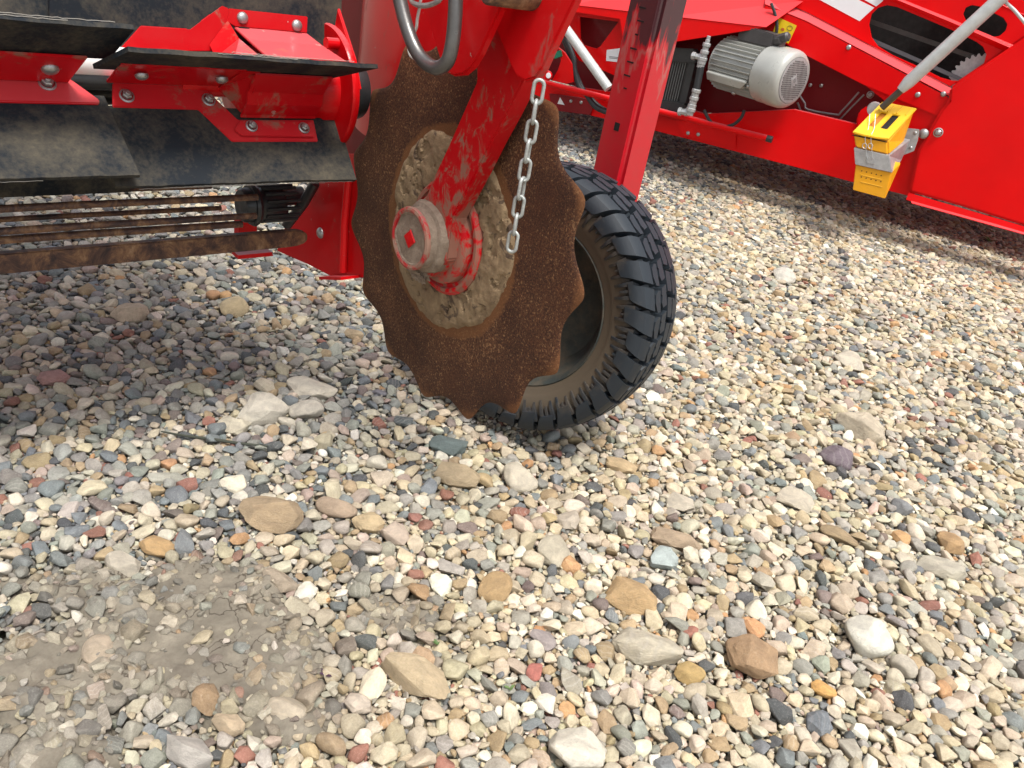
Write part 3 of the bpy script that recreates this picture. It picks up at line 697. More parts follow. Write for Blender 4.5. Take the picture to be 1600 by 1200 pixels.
# side plate carrying the web
sp = [(500, 240), (494, 286), (452, 345), (440, 362), (432, 392), (478, 412), (521, 434), (562, 434), (640, 440), (640, 240)]
side = plate('side_plate', [N.pa(x, y, .018) for x, y in sp], -nA, .010, M['red_near'], H1, bevel=.002)
bolt(N.pa(501, 364, .018), -nA, .0125, side)
strip('plate_foot', [[N.pa(521, 434, .016), N.pa(562, 434, .016)], [N.pa(521, 434, .016) - nA * .035, N.pa(562, 434, .016) - nA * .045]], M['red_near'], side, .006)
tube('side_rib', [N.pa(545, 270, .01), N.pa(538, 350, .01), N.pa(536, 425, .01)], .008, M['red_near'], side, 8)

# ---- wheel leg
pl = [(.1515, 1.93)]
def leg():
    c = Vector((.153, 1.945, 0)); hw = .050; hd = .045
    cs = []
    for (sa, sb) in ((-1, -1), (1, -1), (1, 1), (-1, 1)): cs.append(c + nA * sa * hd + nB * sb * hw)
    bm = bmesh.new(); a = [bm.verts.new(p + UP * .25) for p in cs]; b = [bm.verts.new(p + UP * 1.25) for p in cs]
    bm.faces.new(a[::-1]); bm.faces.new(b)
    for i in range(4): bm.faces.new((a[i], a[(i + 1) % 4], b[(i + 1) % 4], b[i]))
    bmesh.ops.bevel(bm, geom=[e for e in bm.edges if abs((e.verts[0].co - e.verts[1].co).z) > .5], offset=.012, segments=5, affect='EDGES')
    return c, hd, hw, finish('wheel_leg', bm, M['post'], H1, True)
lc, lhd, lhw, wleg = leg()
fp0 = lc - nA * lhd
def onleg(x, y): return on(x, y, fp0, nA)
def slotplate(c, w_, h_, th, m, name):
    return plate(name, [c + nB * sx * w_ / 2 + UP * sz_ * h_ / 2 - nA * th for sx, sz_ in ((-1, -1), (1, -1), (1, 1), (-1, 1))], -nA, .004, m, wleg, bevel=0)
for (x, y) in [(1004, 12), (1001, 33), (995, 54), (990, 76), (985, 97), (980, 118), (977, 138)]:
    slotplate(onleg(x, y), (.019 if y not in (54, 138) else .009), .0032, .0008, M['void'], 'adjusting_slot')
slotplate(onleg(964, 198), .015, .018, .0008, M['void'], 'pin_hole')
tube('wheel_axle', [Vector((.153, 1.945, .335)), Vector((.04, 1.74, .327))], .022, M['black_metal'], H1)

# ---- wheel
cm = -.10; wy = math.radians(27.5)
WAX = -Vector((math.sin(wy) * math.cos(cm), math.cos(wy) * math.cos(cm), math.sin(cm))); WO = Vector((.028, 1.72, .322))   # towards us
WU = WAX.cross(UP).normalized(); WV = WU.cross(WAX).normalized()
if WV.z < 0: WV = -WV
R_, HW = .302, .090
def tyre():
    bm = bmesh.new(); wl = bm.verts.layers.float.new('wall')
    def P(r, h, th): return WO + WAX * h + WU * r * math.cos(th) + WV * r * math.sin(th)
    def V(r, h, th, wv=0):
        v = bm.verts.new(P(r, h, th)); v[wl] = wv; return v
    half = [(.186, .062, .9), (.190, .074, .95), (.198, .079, 1), (.206, .080, 1), (.212, .084, 1), (.218, .087, .85), (.232, .090, .75), (.248, .090, .62), (.260, .087, .42), (.270, .080, .15), (.276, .072, 0), (.281, .055, 0), (.284, .03, 0), (.285, 0, 0)]
    prof = half + [(r, -h, q) for r, h, q in half[::-1][1:]] + [(.19, -.05, .9), (.19, .05, .9)]
    SEG = 132; rings = [[V(r, h, 2 * math.pi * k / SEG, q) for k in range(SEG)] for r, h, q in prof]
    for i in range(len(rings)):
        a, b = rings[i], rings[(i + 1) % len(rings)]
        for k in range(SEG): bm.faces.new((a[k], a[(k + 1) % SEG], b[(k + 1) % SEG], b[k]))
    def block(poly, r0, r1, skew=0, prof_=None, taper=.0018):
        """tread block: poly of (h, angle) corners from radius r0 to r1"""
        cx = sum(p[0] for p in poly) / len(poly); ct = sum(p[1] for p in poly) / len(poly)
        lo = [V(r0 if prof_ is None else prof_(h)[0], h, t, .05) for h, t in poly]
        hi = [V(r1 if prof_ is None else prof_(h)[1], cx + (h - cx) * (1 - taper / .03), ct + (t - ct) * .93, 0) for h, t in poly]
        n = len(poly)
        for i in range(n): bm.faces.new((lo[i], lo[(i + 1) % n], hi[(i + 1) % n], hi[i]))
        # crown by two-step cap so that it is not flat
        bm.faces.new(hi)
    NB = 34; st = 2 * math.pi / NB
    def crown(h):
        k = abs(h) / HW; return (.279 - .012 * k ** 3, .3035 - .009 * k ** 2.2)
    for k in range(NB):
        t = k * st
        for s in (1, -1):
            o = t + (0 if s > 0 else st * .5)
            # centre blocks, slightly chevroned, with a notch
            block([(s * .003, o - st * .40), (s * .027, o - st * .30), (s * .030, o - st * .05), (s * .027, o + st * .0), (s * .030, o + st * .30), (s * .024, o + st * .50), (s * .003, o + st * .42)], 0, 0, 0, crown)
            block([(s * .034, o - st * .42 + st * .2), (s * .044, o - st * .46 + st * .2), (s * .056, o - st * .30 + st * .2), (s * .058, o + st * .05 + st * .2), (s * .050, o + st * .42 + st * .2), (s * .036, o + st * .44 + st * .2)], 0, 0, 0, crown)
            # shoulder lug: crown part wrapping down the wall and ending in a rib
            o2 = o + st * .1; long = True; ext = .012 if k % 2 == 0 else 0
            tw = st * .33
            path = [(.2990, .060), (.2965, .077), (.2900, .0890), (.2790, .0955), (.2670, .0985), (.2600 - ext, .0985)]
            lo_path = [(.274, .060), (.272, .070), (.267, .077), (.263, .083), (.258, .088), (.250 - ext, .0885)]
            wid = [1.24, 1.24, 1.22, 1.16, 1.08, .98]
            A_, B_, C_, D_ = [], [], [], []
            for i, ((r1, h1), (r0, h0)) in enumerate(zip(path, lo_path)):
                w2 = tw * wid[i]; sh = -st * .10 * i
                q = .0 if i < 4 else .1 + .1 * (i - 4)
                A_.append(V(r0, s * h0, o2 + sh - w2 * 1.12, .4)); B_.append(V(r1, s * h1, o2 + sh - w2, q)); C_.append(V(r1, s * h1, o2 + sh + w2, q)); D_.append(V(r0, s * h0, o2 + sh + w2 * 1.12, .4))
            for i in range(len(A_) - 1):
                for X, Y in ((A_, B_), (B_, C_), (C_, D_)): bm.faces.new((X[i], X[i + 1], Y[i + 1], Y[i]))
            bm.faces.new((A_[0], B_[0], C_[0], D_[0])); bm.faces.new((A_[-1], B_[-1], C_[-1], D_[-1]))
            for dt, wq, rend in ((-.22, .085, .222), (.20, .085, .226), (.50, .06, .236)):      # thin ribs running down the wall
                X_ = []
                for (r1, h1, r0) in ((.270, .0955, .268), (.252, .0975, .250), (.238, .0960, .236), (rend, .0895, rend - .003)):
                    tt = o2 + st * dt; ww = st * wq * (1 if r1 > .24 else .7)
                    X_.append([V(r1, s * (h1 - .010), tt - ww * 1.5, .5), V(r1, s * h1, tt - ww, .3), V(r1, s * h1, tt + ww, .3), V(r1, s * (h1 - .010), tt + ww * 1.5, .5)])
                for p0, p1 in zip(X_, X_[1:]):
                    for i in range(3): bm.faces.new((p0[i], p0[i + 1], p1[i + 1], p1[i]))
                bm.faces.new(X_[-1])
            # curved sipe bar joining the lugs on the shoulder
            m0 = o2 + st * .5
            block([(s * .064, m0 - st * .18), (s * .083, m0 - st * .15), (s * .083, m0 + st * .15), (s * .064, m0 + st * .18)], 0, 0, 0, lambda h: (.272, .290 - .010 * (abs(h) - .064) / .02))
    off = rootloc(H1)
    bmesh.ops.recalc_face_normals(bm, faces=bm.faces)
    for v in bm.verts: v.co -= off
    for f in bm.faces: f.smooth = True
    me = bpy.data.meshes.new('tyre'); bm.to_mesh(me); bm.free(); me.set_sharp_from_angle(angle=math.radians(28))
    return link('tyre', me, M['tyre'], None)
def rim(parent):
    bm = bmesh.new()
    add_lathe(bm, [(.190, .078), (.196, .072), (.196, -.072), (.188, -.078), (.182, -.07), (.176, -.05), (.166, -.03), (.160, -.02), (.09, -.035), (.085, -.035), (.03, -.03), (0, -.03), (0, -.02), (.03, -.02), (.09, -.026), (.150, -.012), (.158, .0), (.168, .02), (.178, .05), (.184, .07), (.190, .078)], WO, WAX, 72)
    return finish('rim', bm, simple('dusty_dark_rim', (.035, .045, .042), .75, 0, .4, 14, .2, dust=.5, dustcol=(.11, .085, .055)), parent, True)
wheel = lathe('wheel', [(0, -.05), (.04, -.05), (.045, 0), (.04, .03), (.02, .04), (0, .04)], WO, WAX, M['black_metal'], H1, 32)
wheel['label'] = 'small wheel with a knobbly dark tyre behind the disc'
ty = tyre(); ty.parent = wheel
rim(wheel)

# ---- paddle rotor: two staggered sections on one shaft
RCB, RCZ = -.36, .165
def rp_(a, r, th, off=0):
    t = math.radians(th); return N.P(a, RCB + r * math.cos(t) - off * math.sin(t), RCZ + r * math.sin(t) + off * math.cos(t))
def rpick(px, py, th, off):
    t = math.radians(th); n3 = nB * -math.sin(t) + UP * math.cos(t); P0 = N.P(0, RCB, RCZ) + n3 * off
    q = on(px, py, P0, n3); a, b, z = N.loc(q); return a, (b - RCB) * math.cos(t) + (z - RCZ) * math.sin(t)
rotor = tube('paddle_rotor', [rp_(-1.5, 0, 0), rp_(.02, 0, 0)], .017, M['black_metal'], H1, 16)
rotor['label'] = 'horizontal rotor with black rubber paddles bolted between red brackets'
def flap(th, pts, thick=.009, warp=.0015, ph=0):
    """rubber sheet in the radial plane th; pts = (a, r) outline; gently waved"""
    t = math.radians(th); n3 = nB * -math.sin(t) + UP * math.cos(t)
    a0 = min(p[0] for p in pts); a1 = max(p[0] for p in pts); NX = 60; NY = 8
    # left / right edge and root / tip as functions
    root = sorted([p for p in pts if p[1] < .135], key=lambda p: p[0]); tip = sorted([p for p in pts if p[1] >= .135], key=lambda p: p[0])
    bm = bmesh.new(); grid = []
    for j in range(NY + 1):
        f = j / NY; row = []
        for i in range(NX + 1):
            u = i / NX
            ar, rr = (root[0][0] + (root[-1][0] - root[0][0]) * u, root[0][1]); at_ = tip[0][0] + (tip[-1][0] - tip[0][0]) * u; rt = tip[0][1] + (tip[-1][1] - tip[0][1]) * u
            a = ar + (at_ - ar) * f; r_ = rr + (rt - rr) * f
            wv = .012 * f * f * (-1 if 270 < th < 330 else 0) * math.sin(math.radians(th)) * -1 * 0 + warp * f * f * (math.sin(a * 14 + ph) + .5 * math.sin(a * 37 + ph * 2)) + .0004 * f * math.sin(a * 90 + ph)
            row.append(bm.verts.new(rp_(a, r_ + .0004 * math.sin(a * 160 + ph) * f, th, wv)))
        grid.append(row)
    for r0, r1 in zip(grid, grid[1:]):
        for i in range(NX): bm.faces.new((r0[i], r0[i + 1], r1[i + 1], r1[i]))
    bmesh.ops.recalc_face_normals(bm, faces=bm.faces); bmesh.ops.solidify(bm, geom=list(bm.faces), thickness=thick)
    o = finish('paddle', bm, M['flap'], rotor, True)
    # frayed weave showing along the cut edge
    bm = bmesh.new()
    for s_ in range(3):
        line = []
        u0, u1 = sorted((random.uniform(0, .45), random.uniform(.5, 1)))
        for i in range(int(u0 * 150), int(u1 * 150)):
            u = i / 150; a = tip[0][0] + (tip[-1][0] - tip[0][0]) * u; rt = tip[0][1] + (tip[-1][1] - tip[0][1]) * u
            wv = warp * (math.sin(a * 14 + ph) + .5 * math.sin(a * 37 + ph * 2))
            line.append(rp_(a, rt + .0004 + random.random() * .0008, th, wv + (s_ - 1) * thick * .22 + random.uniform(-.0006, .0006)))
        if len(line) > 3: add_tube(bm, line, .00045, 4)
    finish('frayed_edge', bm, M['thread'], rotor, True)
    return o
TH = [25, 97, 169, 241, 311]
# right section
flap(25, [(-.482, .085), (-.105, .085), (-.460, .185), (-.05, .181)], warp=.0005, thick=.007)
flap(97, [(-.52, .045), (-.028, .095), (-.50, .20), (-.026, .20)], ph=1)
flap(169, [(-.50, .085), (-.08, .085), (-.47, .185), (-.05, .185)], ph=2)
flap(241, [(-.50, .085), (-.08, .085), (-.47, .182), (-.05, .182)], ph=3)
flap(311, [(-.49, .05), (-.054, .075), (-.475, .183), (-.052, .187)], ph=4)
# left section, turned ten degrees on
for k, th in enumerate(TH):
    L0, R0_ = -1.35, -.445
    tp = .215 if th == 241 else .183; rt_ = .085 if th == 25 else .038; flap(th + 10, [(L0, rt_), (R0_ - .012 if th != 25 else R0_ - .012, rt_), (L0, tp), (R0_ + (.05 if th == 241 else 0), tp)], ph=k + 6, warp=.0005, thick=.007)
RA, RB = -.075, -.02
def prof_strip(name, rows, th=.004, m=None):   # rows: (r, theta, off, a0, a1)
    return strip(name, [[rp_(a0, r, t, of), rp_((a0 + a1) / 2, r, t, of), rp_(a1, r, t, of)] for (r, t, of, a0, a1) in rows], m or M['red_dusty'], rotor, th, False, .0012)
def plane_plate(name, th, off, pxs, thick=.004, m=None):
    t = math.radians(th); n3 = nB * -math.sin(t) + UP * math.cos(t); P0 = N.P(0, RCB, RCZ) + n3 * off
    s = 1 if (CAMP - P0).dot(n3) > 0 else -1
    return plate(name, [on(x, y, P0, n3) for x, y in pxs], n3 * s, thick, m or M['red_dusty'], rotor, bevel=.0012)
def camside(th):
    t = math.radians(th); n3 = nB * -math.sin(t) + UP * math.cos(t); return (1 if (CAMP - N.P(0, RCB, RCZ)).dot(n3) > 0 else -1), n3
# sheet metal on the downward paddle (facing us)
s3, n3v = camside(311); 
plane_plate('bracket', 311, s3 * .011, [(176, 127), (310, 128), (372, 187), (490, 187), (497, 221), (363, 221), (310, 171), (176, 167)], .006)
prof_strip('bracket', [(.004, 311, s3 * .011, -.447, -.262), (.016, 350, 0, -.447, -.262), (.125, 25, -.008, -.455, -.262)])
prof_strip('bracket', [(.068, 311, s3 * .0125, -.246, -.104), (.066, 325, .0, -.246, -.104), (.078, 350, 0, -.246, -.104), (.080, 5, 0, -.246, -.104), (.118, 25, -.008, -.246, -.104)])
plane_plate('bracket', 311, s3 * .0160, [(376, 188), (487, 190), (492, 214), (378, 212), (366, 202)], .003)
# gusset between them, and the core drum at the right
bmq = bmesh.new(); add_lathe(bmq, [(.0, -.33), (.022, -.33), (.022, -.235), (.060, -.235), (.066, -.23), (.066, -.09), (.070, -.085), (.070, -.02), (0, -.02)], N.P(0, RCB, RCZ), nA, 48)
finish('core_drum', bmq, M['red_near'], rotor, True)
lathe('end_flange', [(.060, -.062), (.112, -.062), (.114, -.058), (.114, -.052), (.112, -.048), (.06, -.048)], N.P(0, RCB, RCZ), nA, M['red_near'], rotor, 64)
plate('flange_gusset', [N.pa(x, y, -.05) for x, y in [(527, 12), (553, 92), (561, 140), (520, 150), (500, 90), (520, 60)]], -nA, .006, M['red_near'], rotor)
lathe('end_bearing', [(0, -.05), (.052, -.05), (.056, -.03), (.05, -.008), (0, -.008)], N.P(0, RCB + .035, RCZ + .005), nA, M['black_metal'], rotor, 48)
for (x, y) in [(198, 150), (326, 156)]: bolt(on(x, y, N.P(0, RCB, RCZ) + n3v * s3 * .011, n3v), n3v * s3, .0115, rotor, 'nut')
for (x, y) in [(393, 197), (475, 200)]: bolt(on(x, y, N.P(0, RCB, RCZ) + n3v * s3 * .017, n3v), n3v * s3, .0105, rotor, 'nut')
for (a, r) in [(-.415, .085), (-.29, .085)]: bolt(rp_(a, r, 25, -.014), -(nB * -math.sin(math.radians(25)) + UP * math.cos(math.radians(25))), .010, rotor)
for (x, y) in [(401, 130), (485, 136)]:
    c = rp_(rpick(x, y, 0, 0)[0], .0795, 358); 
    a_ = N.loc(N.pb(x, y, RCB + .08))[0]; c = rp_(a_, .0785, 0)
    plate('slot', [c + nA * sa * .0095 + UP * sz_ * .004 + nB * .0025 for sa, sz_ in ((-1, -1), (1, -1), (1, 1), (-1, 1))], nB, .003, M['void'], rotor, bevel=0)
plate('rear_plate', [N.pa(x, y, .11) for x, y in [(500, -90), (600, -90), (600, 260), (500, 300)]], -nA, .008, M['dark_red'], H1)
# bracket below the upright paddle
s1, n1v = camside(97)
plane_plate('bracket', 97, s1 * .010, [(186, 78), (220, 40), (297, 45), (347, 8), (357, 12), (356, 38), (360, 52), (352, 74), (330, 80), (186, 80)], .006)
plane_plate('bracket', 97, s1 * .0115, [(357, 13), (481, 26), (480, 52), (368, 42), (354, 34)], .005)
def row_on(pts, th, off):
    t = math.radians(th); n3 = nB * -math.sin(t) + UP * math.cos(t); P0 = N.P(0, RCB, RCZ) + n3 * off; return [on(x, y, P0, n3) for x, y in pts]
ra = row_on([(366, 42), (420, 46), (480, 52)], 97, s1 * .0115)
rb_ = [rp_(a, .088, 66) for a in (-.225, -.155, -.085)]; rc_ = [rp_(a, .125, 27, .012) for a in (-.225, -.15, -.075)]
strip('bracket', [ra, rb_, rc_], M['red_dusty'], rotor, .004, False, .001)
strip('bracket', [[rp_(-.242, .10, 97, s1 * .010), rp_(-.238, .085, 66), rp_(-.236, .12, 27, .012)], [rp_(-.275, .06, 97, s1 * .010), rp_(-.275, .05, 60, 0), rp_(-.275, .12, 25, .012)]], M['red_dusty'], rotor, .004)
strip('gusset', [[rp_(-.270, .006, 311, s3 * .012), rp_(-.270, .02, 350), rp_(-.270, .12, 25, -.009)], [rp_(-.238, .066, 311, s3 * .012), rp_(-.238, .070, 340), rp_(-.238, .118, 25, -.009)]], M['red_dusty'], rotor, .004)
for (x, y) in [(379, 28), (464, 40)]: bolt(row_on([(x, y)], 97, s1 * .012)[0], n1v * s1, .0098, rotor)
bolt(rp_(-.318, .10, 25, .012), nB * -math.sin(math.radians(25)) + UP * math.cos(math.radians(25)), .0105, rotor)
for (x, y) in [(381, 45), (464, 54)]:
    q = row_on([(x, y)], 97, s1 * .0122)[0]
    plate('slot', [q + nA * sa * .009 + UP * sz_ * .0028 + nB * .002 for sa, sz_ in ((-1, -1), (1, -1), (1, 1), (-1, 1))], nB, .002, M['void'], rotor, bevel=0)
tube('stub', [rp_(-.085, .098, 62), rp_(-.058, .098, 62)], .010, M['red_near'], rotor)
# left section brackets
s3l, n3l = camside(321)
zl = lambda px, py: on(px, py, N.P(0, RCB, RCZ) + n3l * s3l * .011, n3l)
a_r = -.503
plate('bracket', [rp_(-1.35, -.004, 321, s3l * .011), rp_(a_r, -.004, 321, s3l * .011), rp_(a_r + .004, .010, 321, s3l * .011), rp_(a_r + .036, .048, 321, s3l * .011), rp_(a_r + .034, .056, 321, s3l * .011), rp_(-1.35, .056, 321, s3l * .011)], n3l * s3l, .006, M['red_dusty'], rotor, bevel=.0015)
prof_strip('bracket', [(-.003, 321, s3l * .011, -1.35, a_r), (.020, 35, -.012, -1.35, a_r), (.10, 35, -.010, -1.35, a_r + .012)])
bolt(zl(74, 131), n3l * s3l, .0125, rotor, 'nut')
bolt(rp_(-.535, .062, 35, -.016), -(nB * -math.sin(math.radians(35)) + UP * math.cos(math.radians(35))), .012, rotor)
pq = N.pb(140, 101, RCB)
sleeve = tube('shaft_sleeve', [pq - nA * .075 + UP * .006, pq + nA * .075 + UP * .006], .0235, M['whitepipe'], rotor, 32)
# web of rods below the rotor
web = lathe('web_sprocket', [(0, -.19), (.030, -.19), (.034, -.185), (.034, -.11), (.030, -.105), (0, -.105)], N.pa(428, 318, -.12) + nA * .12, nA, M['black_metal'], H1, 28)
web['label'] = 'black ribbed sprocket at the end of the rusty rods'
wc = N.pa(428, 318, -.12)
for k in range(14):
    t = 2 * math.pi * k / 14; d = nB * math.cos(t) + UP * math.sin(t)
    tube('sprocket_rib', [wc - nA * .03 + d * .034, wc + nA * .042 + d * .034], .0042, M['black_metal'], web, 6)
lathe('sprocket_ring', [(.018, -.052), (.040, -.052), (.043, -.046), (.040, -.040), (.018, -.040)], wc, nA, M['black_metal'], web, 32)
tube('bearing_arm', [N.pa(492, 286, -.02), N.pa(474, 318, -.03), N.pa(448, 352, -.04)], .011, M['black_metal'], H1, 10)
lathe('bearing_housing', [(0, -.10), (.024, -.10), (.03, -.09), (.03, -.04), (.02, -.035), (.02, .02), (0, .02)], N.pa(458, 306, -.03), nA, M['black_metal'], H1, 20)
for (px, py, bb, rd) in [(330, 292, -.58, .0042), (402, 308, -.33, .0062), (345, 325, -.46, .0050), (400, 337, -.345, .0062), (378, 350, -.37, .0068)]:
    e = N.pb(px, py, bb); a_, b_, z_ = N.loc(e)
    tube('web_rod', [N.P(a_, b_, z_), N.P(-.5, b_, z_ + .002), N.P(-1.5, b_, z_)], rd, M['rustbar'], H1, 12)
def flatbar():
    t0, t1 = N.pa(478, 359, -.055), N.pa(483, 389, -.055)
    a0, b0, z0 = N.loc(t0); a1, b1, z1 = N.loc(t1)
    bm = bmesh.new(); rows = []
    for a in (-1.5, -.09, -.072, -.058, -.050):
        k = {-.072: .92, -.058: .72, -.050: .4}.get(a, 1); zc = (z0 + z1) / 2; hz = (z0 - z1) / 2 * k
        rows.append([bm.verts.new(N.P(a, b0 + db, zc + dz)) for db, dz in ((0, hz), (0, -hz), (-.016, -hz), (-.016, hz))])
    for r0, r1 in zip(rows, rows[1:]):
        for i in range(4): bm.faces.new((r0[i], r0[(i + 1) % 4], r1[(i + 1) % 4], r1[i]))
    bm.faces.new(rows[0]); bm.faces.new(rows[-1][::-1])
    return finish('flat_bar', bm, M['rustbar'], H1, False, .002)
flatbar()
strip('lower_lip', [[N.pb(372, 399, -.42), N.pb(425, 394, -.42)], [N.pb(372, 405, -.42), N.pb(427, 400, -.42)]], M['red_near'], H1, .03)
plate('cross_member', [N.pb(x, y, -.62) for x, y in [(374, 340), (402, 340), (402, 402), (374, 402)]], nB, .03, M['red_near'], H1)
tube('drive_shaft', [rp_(-1.5, .09, 200), rp_(-.3, .09, 200)], .028, M['black_metal'], H1, 20)

hexa('shading_body', [N.P(a, b, z) for a, b, z in ((-1.9, -.35, .62), (-.15, -.35, .62), (-.15, -.45, 1.2), (-1.9, -.45, 1.2))], [N.P(a, b, z) for a, b, z in ((-1.9, -1.6, .62), (-.15, -1.6, .62), (-.15, -1.5, 1.2), (-1.9, -1.5, 1.2))], M['red_near'], H1, .01)  # unseen box added above the rotor to shade the ground at left
# ---- hanging chain and shackle
c0 = N.pa(843, 129, -.088); c1 = N.pa(797, 402, -.088); c1 = Vector((c0.x, c0.y, c1.z)) + (c1 - Vector((c0.x, c0.y, c1.z))) * .9
pitch = (c0 - c1).length / 9.35
chain = thing('hanging_chain', 'pale galvanised steel chain hanging free in front of the rusty disc', 'chain', c0)
def chain_link(c, d, side, wd, ln, wr):
    pts = []; hl = ln / 2 - wd / 2; hw = wd / 2 - wr
    for k in range(28):
        t = 2 * math.pi * k / 28; pts.append(c + side * hw * math.cos(t) + d * (hw * math.sin(t) + (hl if math.sin(t) >= 0 else -hl)))
    bm = bmesh.new(); add_tube(bm, pts, wr, 10, closed=True); return finish('link', bm, M['chain'], chain, True)
dch = (c1 - c0).normalized(); s_face = nB; s_edge = dch.cross(nB).normalized()
wr = .0026
for k in range(9):
    c = c0 + dch * (pitch * (k + .45)); ang = math.radians(12 * math.sin(k * 2.1) + (0 if k % 2 == 0 else 78)); sidev = Vector((math.cos(ang), math.sin(ang), 0))
    chain_link(c, dch, sidev.normalized(), .0185, pitch + 2 * wr * 1.75, wr)
sh = thing('lifting_shackle', 'thick bent steel rod forming a U above the rusty disc', 'shackle', N.pa(684, 105, -.16))
tube('rod', [N.pa(x, y, -.165 + .012 * (x - 660) / 50) for x, y in [(604, -90), (617, -40), (627, 10), (638, 50), (652, 82), (668, 100), (685, 106), (699, 96), (706, 72), (710, 40), (712, 0), (711, -50), (708, -90)]], .0098, M['shackle'], sh, 20, 6)
rope = thing('safety_cord', 'thin white cord with a twisted loop behind the thick bent steel rod', 'cord', N.pa(652, 40, -.145))
tube('cord', [N.pa(x, y, -.14) for x, y in [(660, -30), (656, 8), (652, 30), (650, 45), (641, 60), (638, 72), (641, 86), (648, 92)]], .0022, simple('white_cord', (.6, .6, .56), .8), rope, 8, 5)
tube('loop', [N.pa(x, y, -.145) for x, y in [(640, -8), (645, 4), (660, 9), (676, 6), (688, -2), (684, -14), (665, -16), (648, -14), (640, -6)]], .0036, M['chain'], rope, 8, 5)

# ================================================================== FAR MACHINE
fA, fB = F.A, F.B
G = thing('conveyor_loader', 'long bright red conveyor machine with grey electric motor parked behind the harvester', 'farm machine', (F.O.x, F.O.y, 0))
def fp(px, py, v=0): return on(px, py, F.O + fB * v, fB)
def fpl(name, pxs, v, th, m, holes=(), par=None, bevel=.002): return plate(name, [fp(x, y, v) for x, y in pxs], fB, th, m, par or G, [[fp(x, y, v) for x, y in h] for h in holes], bevel)
beam = fpl('lower_beam', [(700, 60), (850, 125), (870, 132), (1000, 150), (1100, 178), (1240, 171), (1338, 194), (1400, 210), (1450, 208), (1440, 300), (1420, 306), (1330, 284), (1300, 276), (1070, 216), (1018, 203), (925, 181), (860, 166), (700, 120)], 0, .05, M['red'])
fpl('beam_cover', [(1048, 176), (1150, 205), (1150, 232), (1075, 214), (1066, 212)], .012, .008, M['red'], par=beam)
for (x, y) in [(1075, 208), (1091, 210)]: bolt(fp(x, y, .012), fB, .011, beam)
fpl('bracket_plate', [(858, 146), (905, 152), (930, 158), (922, 180), (862, 172)], .02, .012, M['dark_red'], par=beam)
for (x, y) in [(892, 158), (908, 160)]: bolt(fp(x, y, .02), fB, .010, beam)
side2 = fpl('side_panel', [(1484, 137), (1590, 66), (1720, -20), (1800, 60), (1800, 410), (1600, 353), (1500, 322), (1420, 300), (1434, 235), (1452, 203), (1470, 172), (1482, 158)], .05, .05, M['red'], bevel=.012)
strip('panel_lip', [[fp(1420, 301, .045), fp(1600, 353.5, .045), fp(1800, 411, .045)], [fp(1418, 306, .05) - UP * .02, fp(1600, 357, .05) - UP * .025, fp(1800, 414, .05) - UP * .025]], M['red'], side2, .004)
strip('panel_lip', [[fp(1420, 302, .02), fp(1600, 354, .02), fp(1800, 412, .02)], [fp(1424, 318, .06), fp(1600, 367, .06), fp(1800, 424, .06)]], M['red'], side2, .004)
inc = fpl('inclined_beam', [(1195, 8), (1260, 34), (1482, 152), (1482, 164), (1470, 184), (1350, 133), (1264, 89), (1230, 70), (1190, 50)], .02, .03, M['red'])
strip('folded_edge', [[fp(1195, 7, .02), fp(1260, 33.5, .02), fp(1484, 151, .02)], [fp(1195, -8, -.06), fp(1262, 21, -.06), fp(1486, 137, -.06)]], M['red'], inc, .003)
fpl('end_box', [(1345, 128), (1470, 180), (1452, 206), (1425, 232), (1385, 160)], .010, .03, M['red'], par=inc)
def capsule(x0, y0, x1, y1, r0, r1, n=10):
    a = math.atan2(y1 - y0, x1 - x0); out = []
    for k in range(n + 1): t = a + math.pi / 2 + math.pi * k / n; out.append((x0 + r0 * math.cos(t), y0 + r0 * math.sin(t)))
    for k in range(n + 1): t = a - math.pi / 2 + math.pi * k / n; out.append((x1 + r1 * math.cos(t), y1 + r1 * math.sin(t)))
    return out
cap1 = [(1358, 38), (1362, 22), (1372, 12), (1386, 8), (1402, 11), (1440, 27), (1490, 48), (1525, 65), (1536, 73), (1541, 85), (1538, 97), (1530, 110), (1515, 120), (1500, 126), (1488, 126), (1470, 121), (1440, 106), (1395, 86), (1372, 72), (1362, 58)]
cap2 = [(1505, 22), (1509, 12), (1518, 8), (1530, 10), (1552, 20), (1568, 28), (1574, 38), (1571, 48), (1562, 56), (1550, 58), (1530, 50), (1512, 38)]
upn = fpl('upper_panel', [(1190, -130), (1760, -130), (1720, -25), (1592, 63), (1485, 135), (1262, 20), (1190, -12)], -.045, .006, M['red'], [cap1, cap2])
strip('stiffening_ridge', [[fp(1375, -14, -.045), fp(1480, 28, -.045), (fp(1590, 74, -.045))], [fp(1378, -10, -.03), fp(1482, 33, -.03), (fp(1588, 79, -.03))], [fp(1381, -4, -.045), fp(1484, 40, -.045), (fp(1584, 86, -.045))]], M['red'], upn, .003)
strip('sloping_cover', [[fp(1500, -22, -.044), fp(1592, 22, -.044), fp(1640, 34, -.044)], [fp(1530, -70, -.25), fp(1640, -40, -.25), fp(1720, -10, -.25)]], M['red'], upn, .004)
for P_, v in (([(1270, -6), (1343, 33), (1366, 12), (1330, -6)], -.0435), ([(1340, -6), (1369, 10), (1380, 1), (1370, -6)], -.0435)):
    d = fpl('white_decal', P_, v, .0015, M['white'], par=upn, bevel=0)
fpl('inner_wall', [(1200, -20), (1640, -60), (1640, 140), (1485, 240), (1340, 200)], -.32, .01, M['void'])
belt = strip('roller_chain', [[fp(1350, 26, -.16), fp(1560, 98, -.16)], [fp(1350, 34, -.16), fp(1558, 106, -.16)]], M['galv_dark'] if 'galv_dark' in M else simple('oily_chain', (.07, .065, .06), .5, .4), G, .01)
